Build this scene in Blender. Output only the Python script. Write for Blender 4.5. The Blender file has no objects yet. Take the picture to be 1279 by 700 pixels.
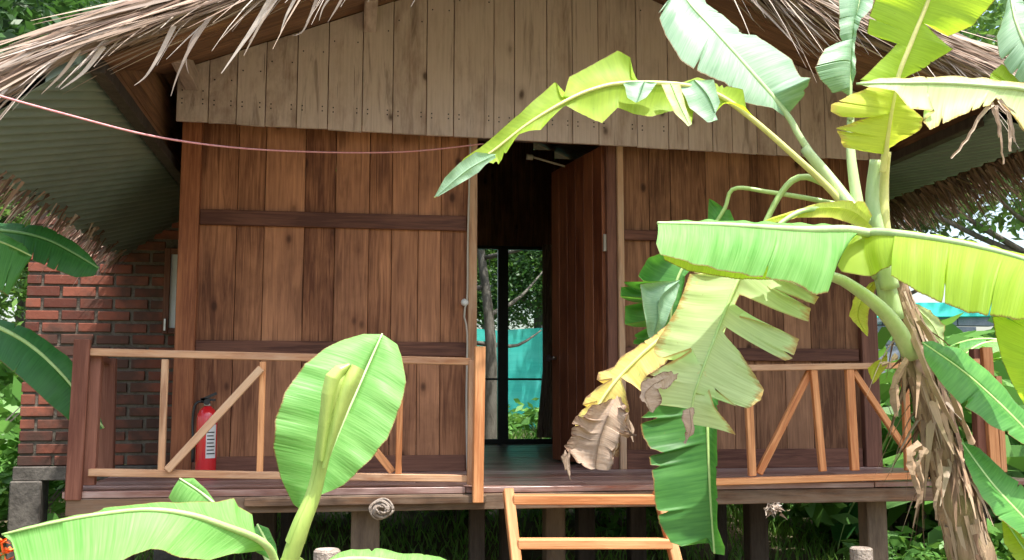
import bpy, math, random
from mathutils import Vector, Matrix, noise
random.seed(7)
R = random.Random(11)
sc = bpy.context.scene
COL = sc.collection
rad = math.radians

# ------------------------------------------------------------------ camera
F = 1300.; YAW = rad(8.8); PIT = rad(6.58); EZ = 1.23; CY = -5.9
cam_d = bpy.data.cameras.new('camera'); cam = bpy.data.objects.new('camera', cam_d)
COL.objects.link(cam); sc.camera = cam
cam.location = (0, CY, EZ); cam.rotation_euler = (rad(90) + PIT, 0, -YAW)
cam_d.sensor_width = 36; cam_d.lens = 36 * F / 1279; cam_d.clip_end = 2000; cam_d.clip_start = .05

def P(px, py, d):
    """real-world point seen at photo position (px,py), d metres in front of the camera (measured along Y)"""
    x = (px - 640) / F; y = (350 - py) / F
    f = math.cos(PIT) - y * math.sin(PIT); u = math.sin(PIT) + y * math.cos(PIT)
    X = x * math.cos(YAW) + f * math.sin(YAW); Y = f * math.cos(YAW) - x * math.sin(YAW)
    t = d / Y
    return Vector((X * t, CY + d, EZ + u * t))

# ------------------------------------------------------------------ nodes
class NT:
    def __init__(s, name):
        s.m = bpy.data.materials.new(name); s.m.use_nodes = True
        s.t = s.m.node_tree; s.t.nodes.clear(); s.out = s.n('ShaderNodeOutputMaterial')
    def n(s, typ, **kw):
        nd = s.t.nodes.new(typ)
        for k, v in kw.items():
            if k.startswith('i_'):
                key = k[2:]; key = int(key) if key.isdigit() else key.replace('_', ' ')
                s.set(nd.inputs[key], v)
            else: setattr(nd, k, v)
        return nd
    def set(s, sock, v):
        if isinstance(v, bpy.types.NodeSocket): s.t.links.new(v, sock)
        else: sock.default_value = v
    def math(s, op, a, b=0.0, clamp=False):
        nd = s.n('ShaderNodeMath', operation=op); nd.use_clamp = clamp
        s.set(nd.inputs[0], a); s.set(nd.inputs[1], b); return nd.outputs[0]
    def mix(s, fac, a, b, bt='MIX'):
        nd = s.n('ShaderNodeMix', data_type='RGBA', blend_type=bt)
        s.set(nd.inputs[0], fac); s.set(nd.inputs[6], a if not isinstance(a, tuple) else (*a, 1)); s.set(nd.inputs[7], b if not isinstance(b, tuple) else (*b, 1))
        return nd.outputs[2]
    def uv(s): return s.n('ShaderNodeUVMap').outputs[0]
    def obj(s): return s.n('ShaderNodeTexCoord').outputs['Object']
    def attr(s, a='rnd'): return s.n('ShaderNodeAttribute', attribute_name=a).outputs['Fac']
    def map(s, v, sx, sy, sz, loc=(0, 0, 0)):
        nd = s.n('ShaderNodeMapping'); s.set(nd.inputs[0], v); nd.inputs['Scale'].default_value = (sx, sy, sz); nd.inputs['Location'].default_value = loc
        return nd.outputs[0]
    def noise(s, v, sc_=5, det=4, rough=.55, dist=0):
        nd = s.n('ShaderNodeTexNoise'); s.set(nd.inputs['Vector'], v); nd.inputs['Scale'].default_value = sc_
        nd.inputs['Detail'].default_value = det; nd.inputs['Roughness'].default_value = rough; nd.inputs['Distortion'].default_value = dist
        return nd.outputs[0]
    def ramp(s, v, lo, hi, a=0., b=1.):
        nd = s.n('ShaderNodeMapRange'); nd.clamp = True; s.set(nd.inputs[0], v)
        nd.inputs[1].default_value = lo; nd.inputs[2].default_value = hi; nd.inputs[3].default_value = a; nd.inputs[4].default_value = b
        return nd.outputs[0]
    def bump(s, h, strength=.3, dist=.01):
        nd = s.n('ShaderNodeBump'); s.set(nd.inputs['Height'], h); nd.inputs['Strength'].default_value = strength; nd.inputs['Distance'].default_value = dist
        return nd.outputs[0]
    def bsdf(s, col, rough=.6, normal=None, spec=.5, metal=0, **kw):
        nd = s.n('ShaderNodeBsdfPrincipled')
        s.set(nd.inputs['Base Color'], col if not isinstance(col, tuple) else (*col, 1)); s.set(nd.inputs['Roughness'], rough)
        s.set(nd.inputs['Specular IOR Level'], spec); s.set(nd.inputs['Metallic'], metal)
        if normal is not None: s.set(nd.inputs['Normal'], normal)
        for k, v in kw.items(): s.set(nd.inputs[k.replace('_', ' ')], v)
        return nd.outputs[0]
    def done(s, sh): s.t.links.new(sh, s.out.inputs[0]); return s.m

def mulc(c, k): return tuple(min(1, x * k) for x in c)

def wood(name, dark, light, grey=None, greyamt=0., knots=.5, rough=.55, spec=.4, nails=False, stain=0.):
    n = NT(name); uv = n.uv(); r = n.attr()
    g1 = n.noise(n.map(uv, 1.6, 26, 1), 1.6, 5, .6, 1.2)
    g2 = n.noise(n.map(uv, 5, 160, 1), 1, 3, .6)
    big = n.noise(n.map(uv, 1.3, 2.5, 1), 1.2, 3)
    f = n.math('ADD', n.math('MULTIPLY', g1, .75), n.math('MULTIPLY', n.math('SUBTRACT', g2, .5), .3))
    f = n.math('ADD', f, n.math('MULTIPLY', n.math('SUBTRACT', r, .5), .2))
    f = n.math('ADD', f, n.math('MULTIPLY', n.math('SUBTRACT', big, .5), .7))
    f = n.ramp(f, .22, .66)
    col = n.mix(f, dark, light)
    hue = n.mix(n.ramp(r, .55, 1.0, 0, .22), col, mulc((light[0] * 1.05, light[1] * 1.15, light[2] * 1.3), 1))
    col = hue
    if grey:
        gf = n.ramp(n.math('ADD', n.noise(n.map(uv, 2.2, 9, 1), 1.5, 5, .65), n.math('MULTIPLY', r, .25)), .5 - greyamt * .4, .95 - greyamt * .4)
        col = n.mix(gf, col, grey)
    # knots: dark oval spots with a soft ring
    vo = n.n('ShaderNodeTexVoronoi', feature='F1'); n.set(vo.inputs['Vector'], n.map(uv, 4.6, 8, 1)); vo.inputs['Scale'].default_value = 1.0
    cell = n.n('ShaderNodeSeparateColor'); n.set(cell.inputs[0], vo.outputs['Color'])
    kd = n.ramp(vo.outputs['Distance'], .08, .17, 1, 0); halo = n.ramp(vo.outputs['Distance'], .12, .32, .4, 0)
    kk = n.math('MULTIPLY', kd, n.math('GREATER_THAN', cell.outputs[0], 1 - knots * .55))
    kon = n.math('GREATER_THAN', cell.outputs[0], 1 - knots * .55)
    col = n.mix(n.math('MULTIPLY', halo, kon), col, dark)
    col = n.mix(n.math('MULTIPLY', kk, .85), col, mulc(dark, .3))
    fine = n.ramp(n.noise(n.map(uv, 2.5, 75, 1, (1, 2, 0)), 1, 3, .6), .45, .7, 0, .2); col = n.mix(fine, col, mulc(dark, .8))
    sk_ = n.ramp(n.noise(n.map(uv, .7, 9, 1, (3, 5, 0)), 1.4, 4, .7, .8), .56, .68, 0, .55)
    col = n.mix(sk_, col, mulc(dark, .6))
    # cracks
    ck = n.ramp(n.noise(n.map(uv, 1.1, 60, 1), 1, 2, .5), .27, .3, 1, 0)
    col = n.mix(n.math('MULTIPLY', ck, .55), col, mulc(dark, .3))
    if stain:
        st = n.ramp(n.noise(n.obj(), 2.3, 5, .65), .52, .72, 0, stain)
        col = n.mix(st, col, mulc(dark, .45))
    h = n.math('SUBTRACT', n.math('ADD', g2, n.math('MULTIPLY', g1, .6)), n.math('MULTIPLY', kk, .5))
    return n.done(n.bsdf(col, n.ramp(g1, 0, 1, rough - .12, rough + .15), n.bump(h, .35, .004), spec))

def leafmat(name, c1, c2, tc, trans=.42, rough=.38, edge=(.25, .12, .04), edgeamt=.0, blotch=None, bamt=0., spec=.35, veins=1.):
    """c1/c2 blade colours, tc colour of the light coming through"""
    n = NT(name); uv = n.uv(); ob = n.obj()
    vein = n.noise(n.map(uv, 110, 1.2, 1), 1, 2, .5)
    vein2 = n.noise(n.map(uv, 28, .8, 1), 1, 3, .5)
    big = n.noise(ob, 4.5, 4, .6)
    f = n.ramp(n.math('ADD', n.math('MULTIPLY', vein, .75 * veins), n.math('ADD', n.math('MULTIPLY', vein2, .3), n.math('MULTIPLY', big, .6))), .58, 1.05)
    col = n.mix(f, c1, c2)
    tcol = n.mix(f, mulc(tc, .72), tc)
    sep = n.n('ShaderNodeSeparateXYZ'); n.set(sep.inputs[0], uv)
    if blotch:
        bl = n.ramp(n.noise(n.map(uv, 9, 2.2, 1), 1.5, 5, .7), .66 - .25 * bamt, .74 - .2 * bamt)
        col = n.mix(bl, col, blotch); tcol = n.mix(bl, tcol, blotch)
    spk = n.ramp(n.noise(n.map(uv, 30, 9, 1, (7, 3, 0)), 1.5, 3, .7), .70, .735, 0, .55); col = n.mix(spk, col, (.28, .17, .05)); tcol = n.mix(spk, tcol, (.2, .12, .03))
    ef = n.math('ADD', sep.outputs[1], n.math('MULTIPLY', n.math('SUBTRACT', n.noise(n.map(uv, 14, 1, 1), 2, 4, .7), .5), .9 * edgeamt + .05))
    ef = n.ramp(ef, 1.0 - .16 * edgeamt - .03, 1.0)
    col = n.mix(ef, col, edge); tcol = n.mix(ef, tcol, mulc(edge, .6))
    bp = n.bump(n.math('ADD', n.math('MULTIPLY', vein, .4), vein2), .22, .005)
    b = n.bsdf(col, n.ramp(big, .3, .7, rough + .04, rough + .2), bp, spec)
    t = n.n('ShaderNodeBsdfTranslucent'); n.set(t.inputs[0], tcol); n.set(t.inputs[1], bp)
    mx = n.n('ShaderNodeMixShader'); mx.inputs[0].default_value = trans
    n.set(mx.inputs[1], b); n.set(mx.inputs[2], t.outputs[0])
    return n.done(mx.outputs[0])

def foliage(name, a, b, tc, trans=.3):
    n = NT(name); r = n.attr()
    col = n.mix(r, a, b)
    bs = n.bsdf(col, .45, None, .4)
    t = n.n('ShaderNodeBsdfTranslucent'); n.set(t.inputs[0], n.mix(r, mulc(tc, .6), tc))
    mx = n.n('ShaderNodeMixShader'); mx.inputs[0].default_value = trans
    n.set(mx.inputs[1], bs); n.set(mx.inputs[2], t.outputs[0])
    return n.done(mx.outputs[0])

def plain(name, c1, c2, scale=8, rough=.6, spec=.4, metal=0, bump=.2, stretch=(1, 1, 1), **kw):
    n = NT(name); ob = n.map(n.obj(), *stretch)
    f = n.noise(ob, scale, 5, .6); f2 = n.noise(ob, scale * 6, 3, .6)
    col = n.mix(n.ramp(n.math('ADD', n.math('MULTIPLY', f, .7), n.math('MULTIPLY', f2, .3)), .32, .68), c1, c2)
    return n.done(n.bsdf(col, rough, n.bump(n.math('ADD', f, f2), bump, .01) if bump else None, spec, metal, **kw))

def strawmat(name, cols):
    n = NT(name); r = n.attr()
    cr = n.n('ShaderNodeValToRGB'); n.set(cr.inputs[0], r); e = cr.color_ramp.elements
    e[0].position = 0; e[0].color = (*cols[0], 1); e[1].position = 1; e[1].color = (*cols[-1], 1)
    for i, c in enumerate(cols[1:-1]):
        x = e.new((i + 1) / (len(cols) - 1)); x.color = (*c, 1)
    g = n.noise(n.map(n.uv(), 3, 60, 1), 1, 3)
    return n.done(n.bsdf(n.mix(n.ramp(g, .3, .7, .0, .35), cr.outputs[0], (.12, .07, .045)), .7, None, .25))

M = {}
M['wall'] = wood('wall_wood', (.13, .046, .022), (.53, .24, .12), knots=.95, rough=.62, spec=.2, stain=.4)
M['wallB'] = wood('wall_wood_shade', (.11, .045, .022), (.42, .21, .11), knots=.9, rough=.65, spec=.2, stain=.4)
M['post'] = wood('post_wood', (.18, .055, .024), (.48, .19, .085), knots=.5, spec=.2)
M['band'] = wood('band_wood', (.085, .033, .022), (.25, .11, .07), knots=.3, spec=.2)
M['grey'] = wood('weathered_wood', (.24, .155, .125), (.60, .43, .36), grey=(.62, .51, .47), greyamt=.7, knots=.25, rough=.8, spec=.2, stain=.3)
M['rail'] = wood('railing_wood', (.26, .10, .045), (.66, .36, .18), grey=(.55, .38, .25), greyamt=.2, knots=.3, rough=.7, spec=.25)
M['railred'] = wood('railing_post_wood', (.13, .045, .028), (.30, .13, .085), knots=.3, rough=.7, spec=.25)
M['orange'] = wood('fresh_wood', (.42, .15, .05), (.78, .40, .18), knots=.35, rough=.6)
M['deck'] = wood('deck_wood', (.12, .035, .022), (.32, .125, .075), grey=(.40, .29, .26), greyamt=.3, knots=.3, rough=.32, spec=.6)
M['beam'] = wood('beam_wood', (.045, .022, .012), (.22, .11, .055), grey=(.2, .15, .11), greyamt=.2, knots=.4, rough=.8, spec=.2, stain=.5)
M['soffit'] = wood('soffit_wood', (.12, .055, .03), (.36, .19, .10), knots=.3, rough=.7, stain=.3)
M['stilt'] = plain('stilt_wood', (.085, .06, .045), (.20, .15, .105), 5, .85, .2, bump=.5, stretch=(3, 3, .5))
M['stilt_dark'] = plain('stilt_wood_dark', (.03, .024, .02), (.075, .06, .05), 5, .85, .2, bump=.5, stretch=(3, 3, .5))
M['door'] = wood('door_wood', (.12, .035, .017), (.42, .15, .065), knots=.1, rough=.42, spec=.5)
M['concrete'] = plain('concrete', (.055, .048, .042), (.17, .15, .13), 7, .9, .2, bump=.5)
M['mortar'] = plain('mortar', (.07, .058, .046), (.18, .155, .125), 12, .95, .1, bump=.6)
M['metal'] = plain('corrugated_steel', (.18, .25, .215), (.27, .345, .30), 1.6, .42, .5, .35, bump=.05)
M['black'] = plain('black_paint', (.008, .008, .009), (.02, .02, .02), 6, .4, .5, bump=0)
M['red'] = plain('red_paint', (.62, .012, .018), (.72, .02, .025), 6, .25, .6, bump=0, Coat_Weight=.6)
M['white'] = plain('white_plastic', (.62, .62, .6), (.78, .78, .76), 6, .45, .5, bump=0)
M['steel'] = plain('steel', (.4, .4, .4), (.6, .6, .6), 20, .3, .5, 1, bump=0)
M['string'] = plain('red_string', (.62, .22, .24), (.75, .42, .42), 60, .8, .2, bump=0)
M['cable'] = plain('grey_cable', (.4, .36, .3), (.5, .45, .38), 9, .6, .3, bump=0)
M['curtain'] = plain('curtain_cloth', (.32, .25, .16), (.45, .36, .25), 14, .9, .1, bump=.2, stretch=(8, 1, .3))
M['ground'] = plain('ground_soil', (.10, .085, .05), (.22, .18, .11), 2.2, .95, .1, bump=.9)
M['rubble'] = plain('rubble', (.17, .13, .10), (.42, .36, .31), 18, .95, .1, bump=.8)
M['bark'] = plain('bark', (.10, .085, .07), (.27, .24, .21), 5, .9, .15, bump=.8, stretch=(3, 3, .8))
M['clouds'] = None
# brick: colour per brick plus stains of its own
n = NT('brick'); r = n.attr(); nz = n.noise(n.obj(), 9, 5, .65); nz2 = n.noise(n.obj(), 2.2, 4, .6)
c = n.mix(r, (.12, .036, .025), (.36, .115, .07)); c = n.mix(n.ramp(nz, .5, .75, 0, .8), c, (.14, .09, .07)); c = n.mix(n.ramp(nz2, .47, .6, 0, .85), c, (.075, .045, .035))
c = n.mix(.25, c, (.05, .03, .025)); M['brick'] = n.done(n.bsdf(c, .9, n.bump(nz, .7, .01), .2))
M['bluebrick'] = plain('grey_block', (.16, .18, .22), (.28, .30, .36), 9, .9, .2, bump=.4)
# net: woven shade cloth
n = NT('shade_net'); ob = n.obj(); w = n.ramp(n.math('ADD', n.noise(n.map(ob, 1, 1, 3), 1.5, 4, .5), n.math('MULTIPLY', n.noise(n.map(ob, 1, 1, 14), 2, 4, .6), .4)), .45, .9)
c = n.mix(w, (.06, .68, .60), (.16, .88, .80)); b = n.bsdf(c, .7, None, .2); t = n.n('ShaderNodeBsdfTranslucent'); n.set(t.inputs[0], c)
mx = n.n('ShaderNodeMixShader'); mx.inputs[0].default_value = .5; n.set(mx.inputs[1], b); n.set(mx.inputs[2], t.outputs[0]); M['net'] = n.done(mx.outputs[0])
# thin window glass
n = NT('window_glass'); g = n.n('ShaderNodeBsdfGlossy'); g.inputs['Roughness'].default_value = .02
tr = n.n('ShaderNodeBsdfTransparent'); tr.inputs[0].default_value = (.93, .96, .95, 1); fr = n.n('ShaderNodeFresnel'); fr.inputs[0].default_value = 1.5
mx = n.n('ShaderNodeMixShader'); n.set(mx.inputs[0], fr.outputs[0]); n.set(mx.inputs[1], tr.outputs[0]); n.set(mx.inputs[2], g.outputs[0]); M['glass'] = n.done(mx.outputs[0])
M['pane'] = plain('pane_pale_reflection', (.55, .60, .64), (.66, .71, .74), 3, .2, .7, bump=0)  # pale reflection on the window glass, put into its opaque colour
M['thatch'] = strawmat('thatch', [(.12, .07, .045), (.30, .20, .14), (.46, .36, .28), (.34, .23, .17), (.58, .48, .39), (.17, .11, .08), (.68, .60, .52)])
M['thatch_in'] = strawmat('thatch_dark', [(.05, .03, .025), (.10, .06, .045), (.16, .10, .08)])

M['lf_pale'] = leafmat('leaf_pale', (.15, .31, .17), (.36, .52, .36), (.34, .66, .10), .28, .4, spec=.45)
M['lf_fresh'] = leafmat('leaf_fresh', (.09, .30, .05), (.25, .50, .15), (.32, .70, .06), .36, .40)
M['lf_yg'] = leafmat('leaf_yellow_green', (.30, .52, .05), (.46, .66, .08), (.66, .92, .05), .60, .42)
M['lf_lime'] = leafmat('leaf_lime', (.50, .62, .07), (.68, .76, .12), (.82, .95, .08), .55, .42, edge=(.75, .6, .12), edgeamt=.6)
M['lf_lime2'] = leafmat('leaf_shoot', (.34, .46, .07), (.50, .60, .14), (.66, .82, .10), .3, .42)
M['lf_mid'] = leafmat('leaf_green', (.045, .19, .035), (.12, .34, .075), (.16, .48, .04), .3, .38)
M['lf_deep'] = leafmat('leaf_deep', (.022, .115, .022), (.085, .27, .055), (.13, .42, .04), .3, .4)
M['lf_dark'] = leafmat('leaf_dark', (.022, .10, .025), (.055, .20, .05), (.10, .38, .03), .3, .36)
M['lf_torn'] = leafmat('leaf_yellowing', (.48, .68, .26), (.70, .86, .46), (.80, .97, .40), .5, .42, edge=(.62, .42, .14), edgeamt=.55, blotch=(.74, .68, .26), bamt=.12)
M['lf_yellow'] = leafmat('leaf_yellow', (.72, .56, .12), (.86, .72, .24), (.95, .75, .15), .4, .5, edge=(.42, .25, .12), edgeamt=.8, blotch=(.42, .55, .16), bamt=.45)
M['lf_dry'] = leafmat('leaf_dry', (.28, .19, .13), (.56, .44, .34), (.50, .33, .20), .25, .85, edge=(.2, .12, .08), edgeamt=.8, blotch=(.40, .28, .20), bamt=.6, spec=.15)
M['rib'] = plain('midrib_green', (.30, .46, .13), (.46, .62, .24), 10, .4, .5, bump=.1)
M['rib_pale'] = plain('petiole_pale', (.32, .46, .18), (.50, .62, .32), 10, .38, .5, bump=.1, stretch=(1, 1, .4))
M['rib_dark'] = plain('midrib_dark', (.12, .26, .07), (.2, .38, .12), 10, .45, .5, bump=.1)
M['rib_yellow'] = plain('midrib_yellow', (.56, .58, .18), (.72, .68, .28), 10, .45, .5, bump=.1)
M['roll'] = plain('rolled_leaf', (.24, .36, .08), (.46, .58, .14), 6, .4, .5, bump=.08, stretch=(3, 3, .5))
M['sheath'] = strawmat('dry_sheath', [(.14, .08, .05), (.34, .22, .14), (.50, .37, .25), (.38, .27, .18), (.62, .50, .38)])
n = NT('banana_stem'); ob = n.map(n.obj(), 6, 6, .7); a = n.noise(ob, 3, 6, .7, .6); b_ = n.noise(n.map(n.obj(), 1, 1, 1), 4, 3)
c = n.mix(n.ramp(a, .35, .65), (.13, .075, .045), (.48, .34, .22)); c = n.mix(n.ramp(b_, .55, .7, 0, .6), c, (.22, .22, .08))
M['stem'] = n.done(n.bsdf(c, .8, n.bump(a, 1, .02), .2))
M['tree_a'] = foliage('tree_leaves_a', (.02, .055, .018), (.07, .15, .045), (.12, .30, .05))
M['tree_b'] = foliage('tree_leaves_b', (.06, .14, .03), (.15, .28, .06), (.28, .52, .08))
M['shrub'] = foliage('shrub_leaves', (.04, .13, .025), (.16, .36, .07), (.25, .5, .08))
M['grass'] = foliage('grass_blades', (.08, .20, .03), (.22, .42, .08), (.35, .6, .1))
M['flower'] = plain('flower_petals', (.75, .10, .02), (.85, .25, .04), 9, .6, .3, bump=0)

# ------------------------------------------------------------------ objects
def link(o, parent=None):
    COL.objects.link(o)
    if parent is not None:
        o.parent = parent
        o.matrix_parent_inverse = Matrix.Translation(-Vector(parent_world(parent)))
    return o
def parent_world(p):
    v = Vector(p.location)
    while p.parent is not None:
        p = p.parent          # parts sit at the world origin of their parent chain (see link)
        return Vector((0, 0, 0))
    return v
def thing(name, label, cat, loc=(0, 0, 0), group=None):
    o = bpy.data.objects.new(name, None); o.empty_display_size = .2; COL.objects.link(o)
    o.location = loc; tag(o, label, cat, group); return o
def tag(o, label=None, cat=None, group=None, kind=None):
    if label: o['label'] = label
    if cat: o['category'] = cat
    if group: o['group'] = group
    if kind: o['kind'] = kind
    return o
def copy_tree(o, parent=None):
    c = o.copy(); COL.objects.link(c)
    if parent is not None: c.parent = parent
    for ch in list(o.children): copy_tree(ch, c)
    return c

class MB:
    def __init__(s): s.v = []; s.f = []; s.uv = []; s.r = []
    def quad(s, pts, uvs, r=.5):
        i = len(s.v); s.v += [tuple(p) for p in pts]; s.f.append(tuple(range(i, i + len(pts)))); s.uv += uvs; s.r.append(r)
    def hexa(s, c8, L, W, T, r=None):
        """c8: corners, index bits: 1 along length, 2 along width, 4 along thickness"""
        r = R.random() if r is None else r; i = len(s.v); s.v += [tuple(p) for p in c8]
        ou, ov = R.random() * 40, R.random() * 40
        for idx, ax in (((0, 2, 3, 1), 'w'), ((4, 5, 7, 6), 'w'), ((0, 1, 5, 4), 't'), ((2, 6, 7, 3), 't'), ((0, 4, 6, 2), 'e'), ((1, 3, 7, 5), 'e')):
            s.f.append(tuple(i + k for k in idx)); s.r.append(r)
            for k in idx:
                l = L if k & 1 else 0; w = W if k & 2 else 0; t = T if k & 4 else 0
                if ax == 'w': s.uv.append((ou + l, ov + w))
                elif ax == 't': s.uv.append((ou + l, ov + t + 3))
                else: s.uv.append((ou + t * .3, ov + w + 7))
    def board(s, p0, p1, w, t, side=(0, 1, 0), r=None, taper=1.):
        """bar from p0 to p1; side = direction of its thickness t, width w is across"""
        p0 = Vector(p0); p1 = Vector(p1); a = (p1 - p0); L = a.length; a.normalize()
        sd = Vector(side); sd = (sd - a * sd.dot(a)).normalized(); wd = a.cross(sd)
        c = []
        for k in range(8):
            b = p1 if k & 1 else p0; ww = w * (taper if k & 1 else 1)
            c.append(b + wd * (ww / 2 if k & 2 else -ww / 2) + sd * (t / 2 if k & 4 else -t / 2))
        s.hexa(c, L, w, t, r)
    def box(s, x0, x1, y0, y1, z0, z1, axis=2, r=None):
        mid = lambda a, b: (a + b) / 2
        if axis == 2: s.board((mid(x0, x1), mid(y0, y1), z0), (mid(x0, x1), mid(y0, y1), z1), x1 - x0, y1 - y0, (0, 1, 0), r)
        elif axis == 0: s.board((x0, mid(y0, y1), mid(z0, z1)), (x1, mid(y0, y1), mid(z0, z1)), z1 - z0, y1 - y0, (0, 1, 0), r)
        else: s.board((mid(x0, x1), y0, mid(z0, z1)), (mid(x0, x1), y1, mid(z0, z1)), x1 - x0, z1 - z0, (0, 0, 1), r)
    def tube(s, pts, rads, k=8, r=.5, cap=True, flat=1.):
        pts = [Vector(p) for p in pts]; base = len(s.v); n_ = len(pts)
        up = Vector((0, 0, 1)); prev = None; acc = 0
        for i, p in enumerate(pts):
            t = (pts[min(i + 1, n_ - 1)] - pts[max(i - 1, 0)]).normalized()
            if prev is None:
                nrm = t.cross(up)
                if nrm.length < .1: nrm = t.cross(Vector((1, 0, 0)))
                nrm.normalize()
            else: nrm = (prev - t * prev.dot(t)).normalized()
            prev = nrm; bi = t.cross(nrm)
            for j in range(k):
                a = 2 * math.pi * j / k; s.v.append(tuple(p + (nrm * math.cos(a) + bi * math.sin(a) * flat) * rads[i]))
        for i in range(n_ - 1):
            l = (pts[i + 1] - pts[i]).length
            for j in range(k):
                a, b = base + i * k + j, base + i * k + (j + 1) % k
                s.f.append((a, b, b + k, a + k)); s.r.append(r)
                s.uv += [(acc, j / k), (acc, (j + 1) / k), (acc + l, (j + 1) / k), (acc + l, j / k)]
            acc += l
        if cap:
            s.f.append(tuple(base + j for j in range(k))[::-1]); s.uv += [(0, 0)] * k; s.r.append(r)
            s.f.append(tuple(base + (n_ - 1) * k + j for j in range(k))); s.uv += [(0, 0)] * k; s.r.append(r)
    def strand(s, p, d, L, w, droop, side=None, r=None, seg=4, curl=0):
        """thin tapered blade of straw"""
        p = Vector(p); d = Vector(d).normalized(); r = R.random() if r is None else r
        sd = side or Vector((R.uniform(-1, 1), R.uniform(-1, 1), R.uniform(-1, 1)))
        i0 = len(s.v); ou = R.random() * 9; cv = Vector((R.uniform(-1, 1), R.uniform(-1, 1), R.uniform(-.5, .5))) * curl
        for i in range(seg + 1):
            t = i / seg; q = p + d * L * t + Vector((0, 0, -droop)) * t * t * L + cv * t * t * L
            tan = (d + Vector((0, 0, -droop * 2 * t)) + cv * 2 * t).normalized(); ww = tan.cross(sd).normalized() * w * (1 - t * .92) * .5
            s.v += [tuple(q - ww), tuple(q + ww)]
        for i in range(seg):
            a = i0 + 2 * i; s.f.append((a, a + 1, a + 3, a + 2)); s.r.append(r)
            s.uv += [(ou + i * L / seg, 0), (ou + i * L / seg, .05), (ou + (i + 1) * L / seg, .05), (ou + (i + 1) * L / seg, 0)]
    def build(s, name, mat, parent=None, smooth=False, bevel=0):
        me = bpy.data.meshes.new(name); me.from_pydata(s.v, [], s.f); me.update()
        ul = me.uv_layers.new(name='UVMap'); ul.data.foreach_set('uv', [x for u in s.uv for x in u])
        at = me.attributes.new('rnd', 'FLOAT', 'FACE'); at.data.foreach_set('value', s.r)
        me.materials.append(mat)
        if smooth: me.polygons.foreach_set('use_smooth', [True] * len(me.polygons))
        o = bpy.data.objects.new(name, me); link(o, parent)
        if bevel:
            b = o.modifiers.new('bevel', 'BEVEL'); b.width = bevel; b.segments = 1; b.limit_method = 'ANGLE'
        return o

def catmull(pts, n_):
    pts = [Vector(p) for p in pts]
    if len(pts) == 2: return [pts[0].lerp(pts[1], i / (n_ - 1)) for i in range(n_)]
    seg = len(pts) - 1; fine = []
    for i in range(seg):
        p0 = pts[max(i - 1, 0)]; p1 = pts[i]; p2 = pts[i + 1]; p3 = pts[min(i + 2, seg)]
        for j in range(24):
            t = j / 24
            fine.append(.5 * ((2 * p1) + (p2 - p0) * t + (2 * p0 - 5 * p1 + 4 * p2 - p3) * t * t + (3 * p1 - p0 - 3 * p2 + p3) * t ** 3))
    fine.append(pts[-1]); L = [0]
    for a, b in zip(fine, fine[1:]): L.append(L[-1] + (b - a).length)
    out = []; k = 0
    for i in range(n_):
        x = L[-1] * i / (n_ - 1)
        while k < len(L) - 2 and L[k + 1] < x: k += 1
        out.append(fine[k].lerp(fine[k + 1], (x - L[k]) / max(1e-9, L[k + 1] - L[k])))
    return out

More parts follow.
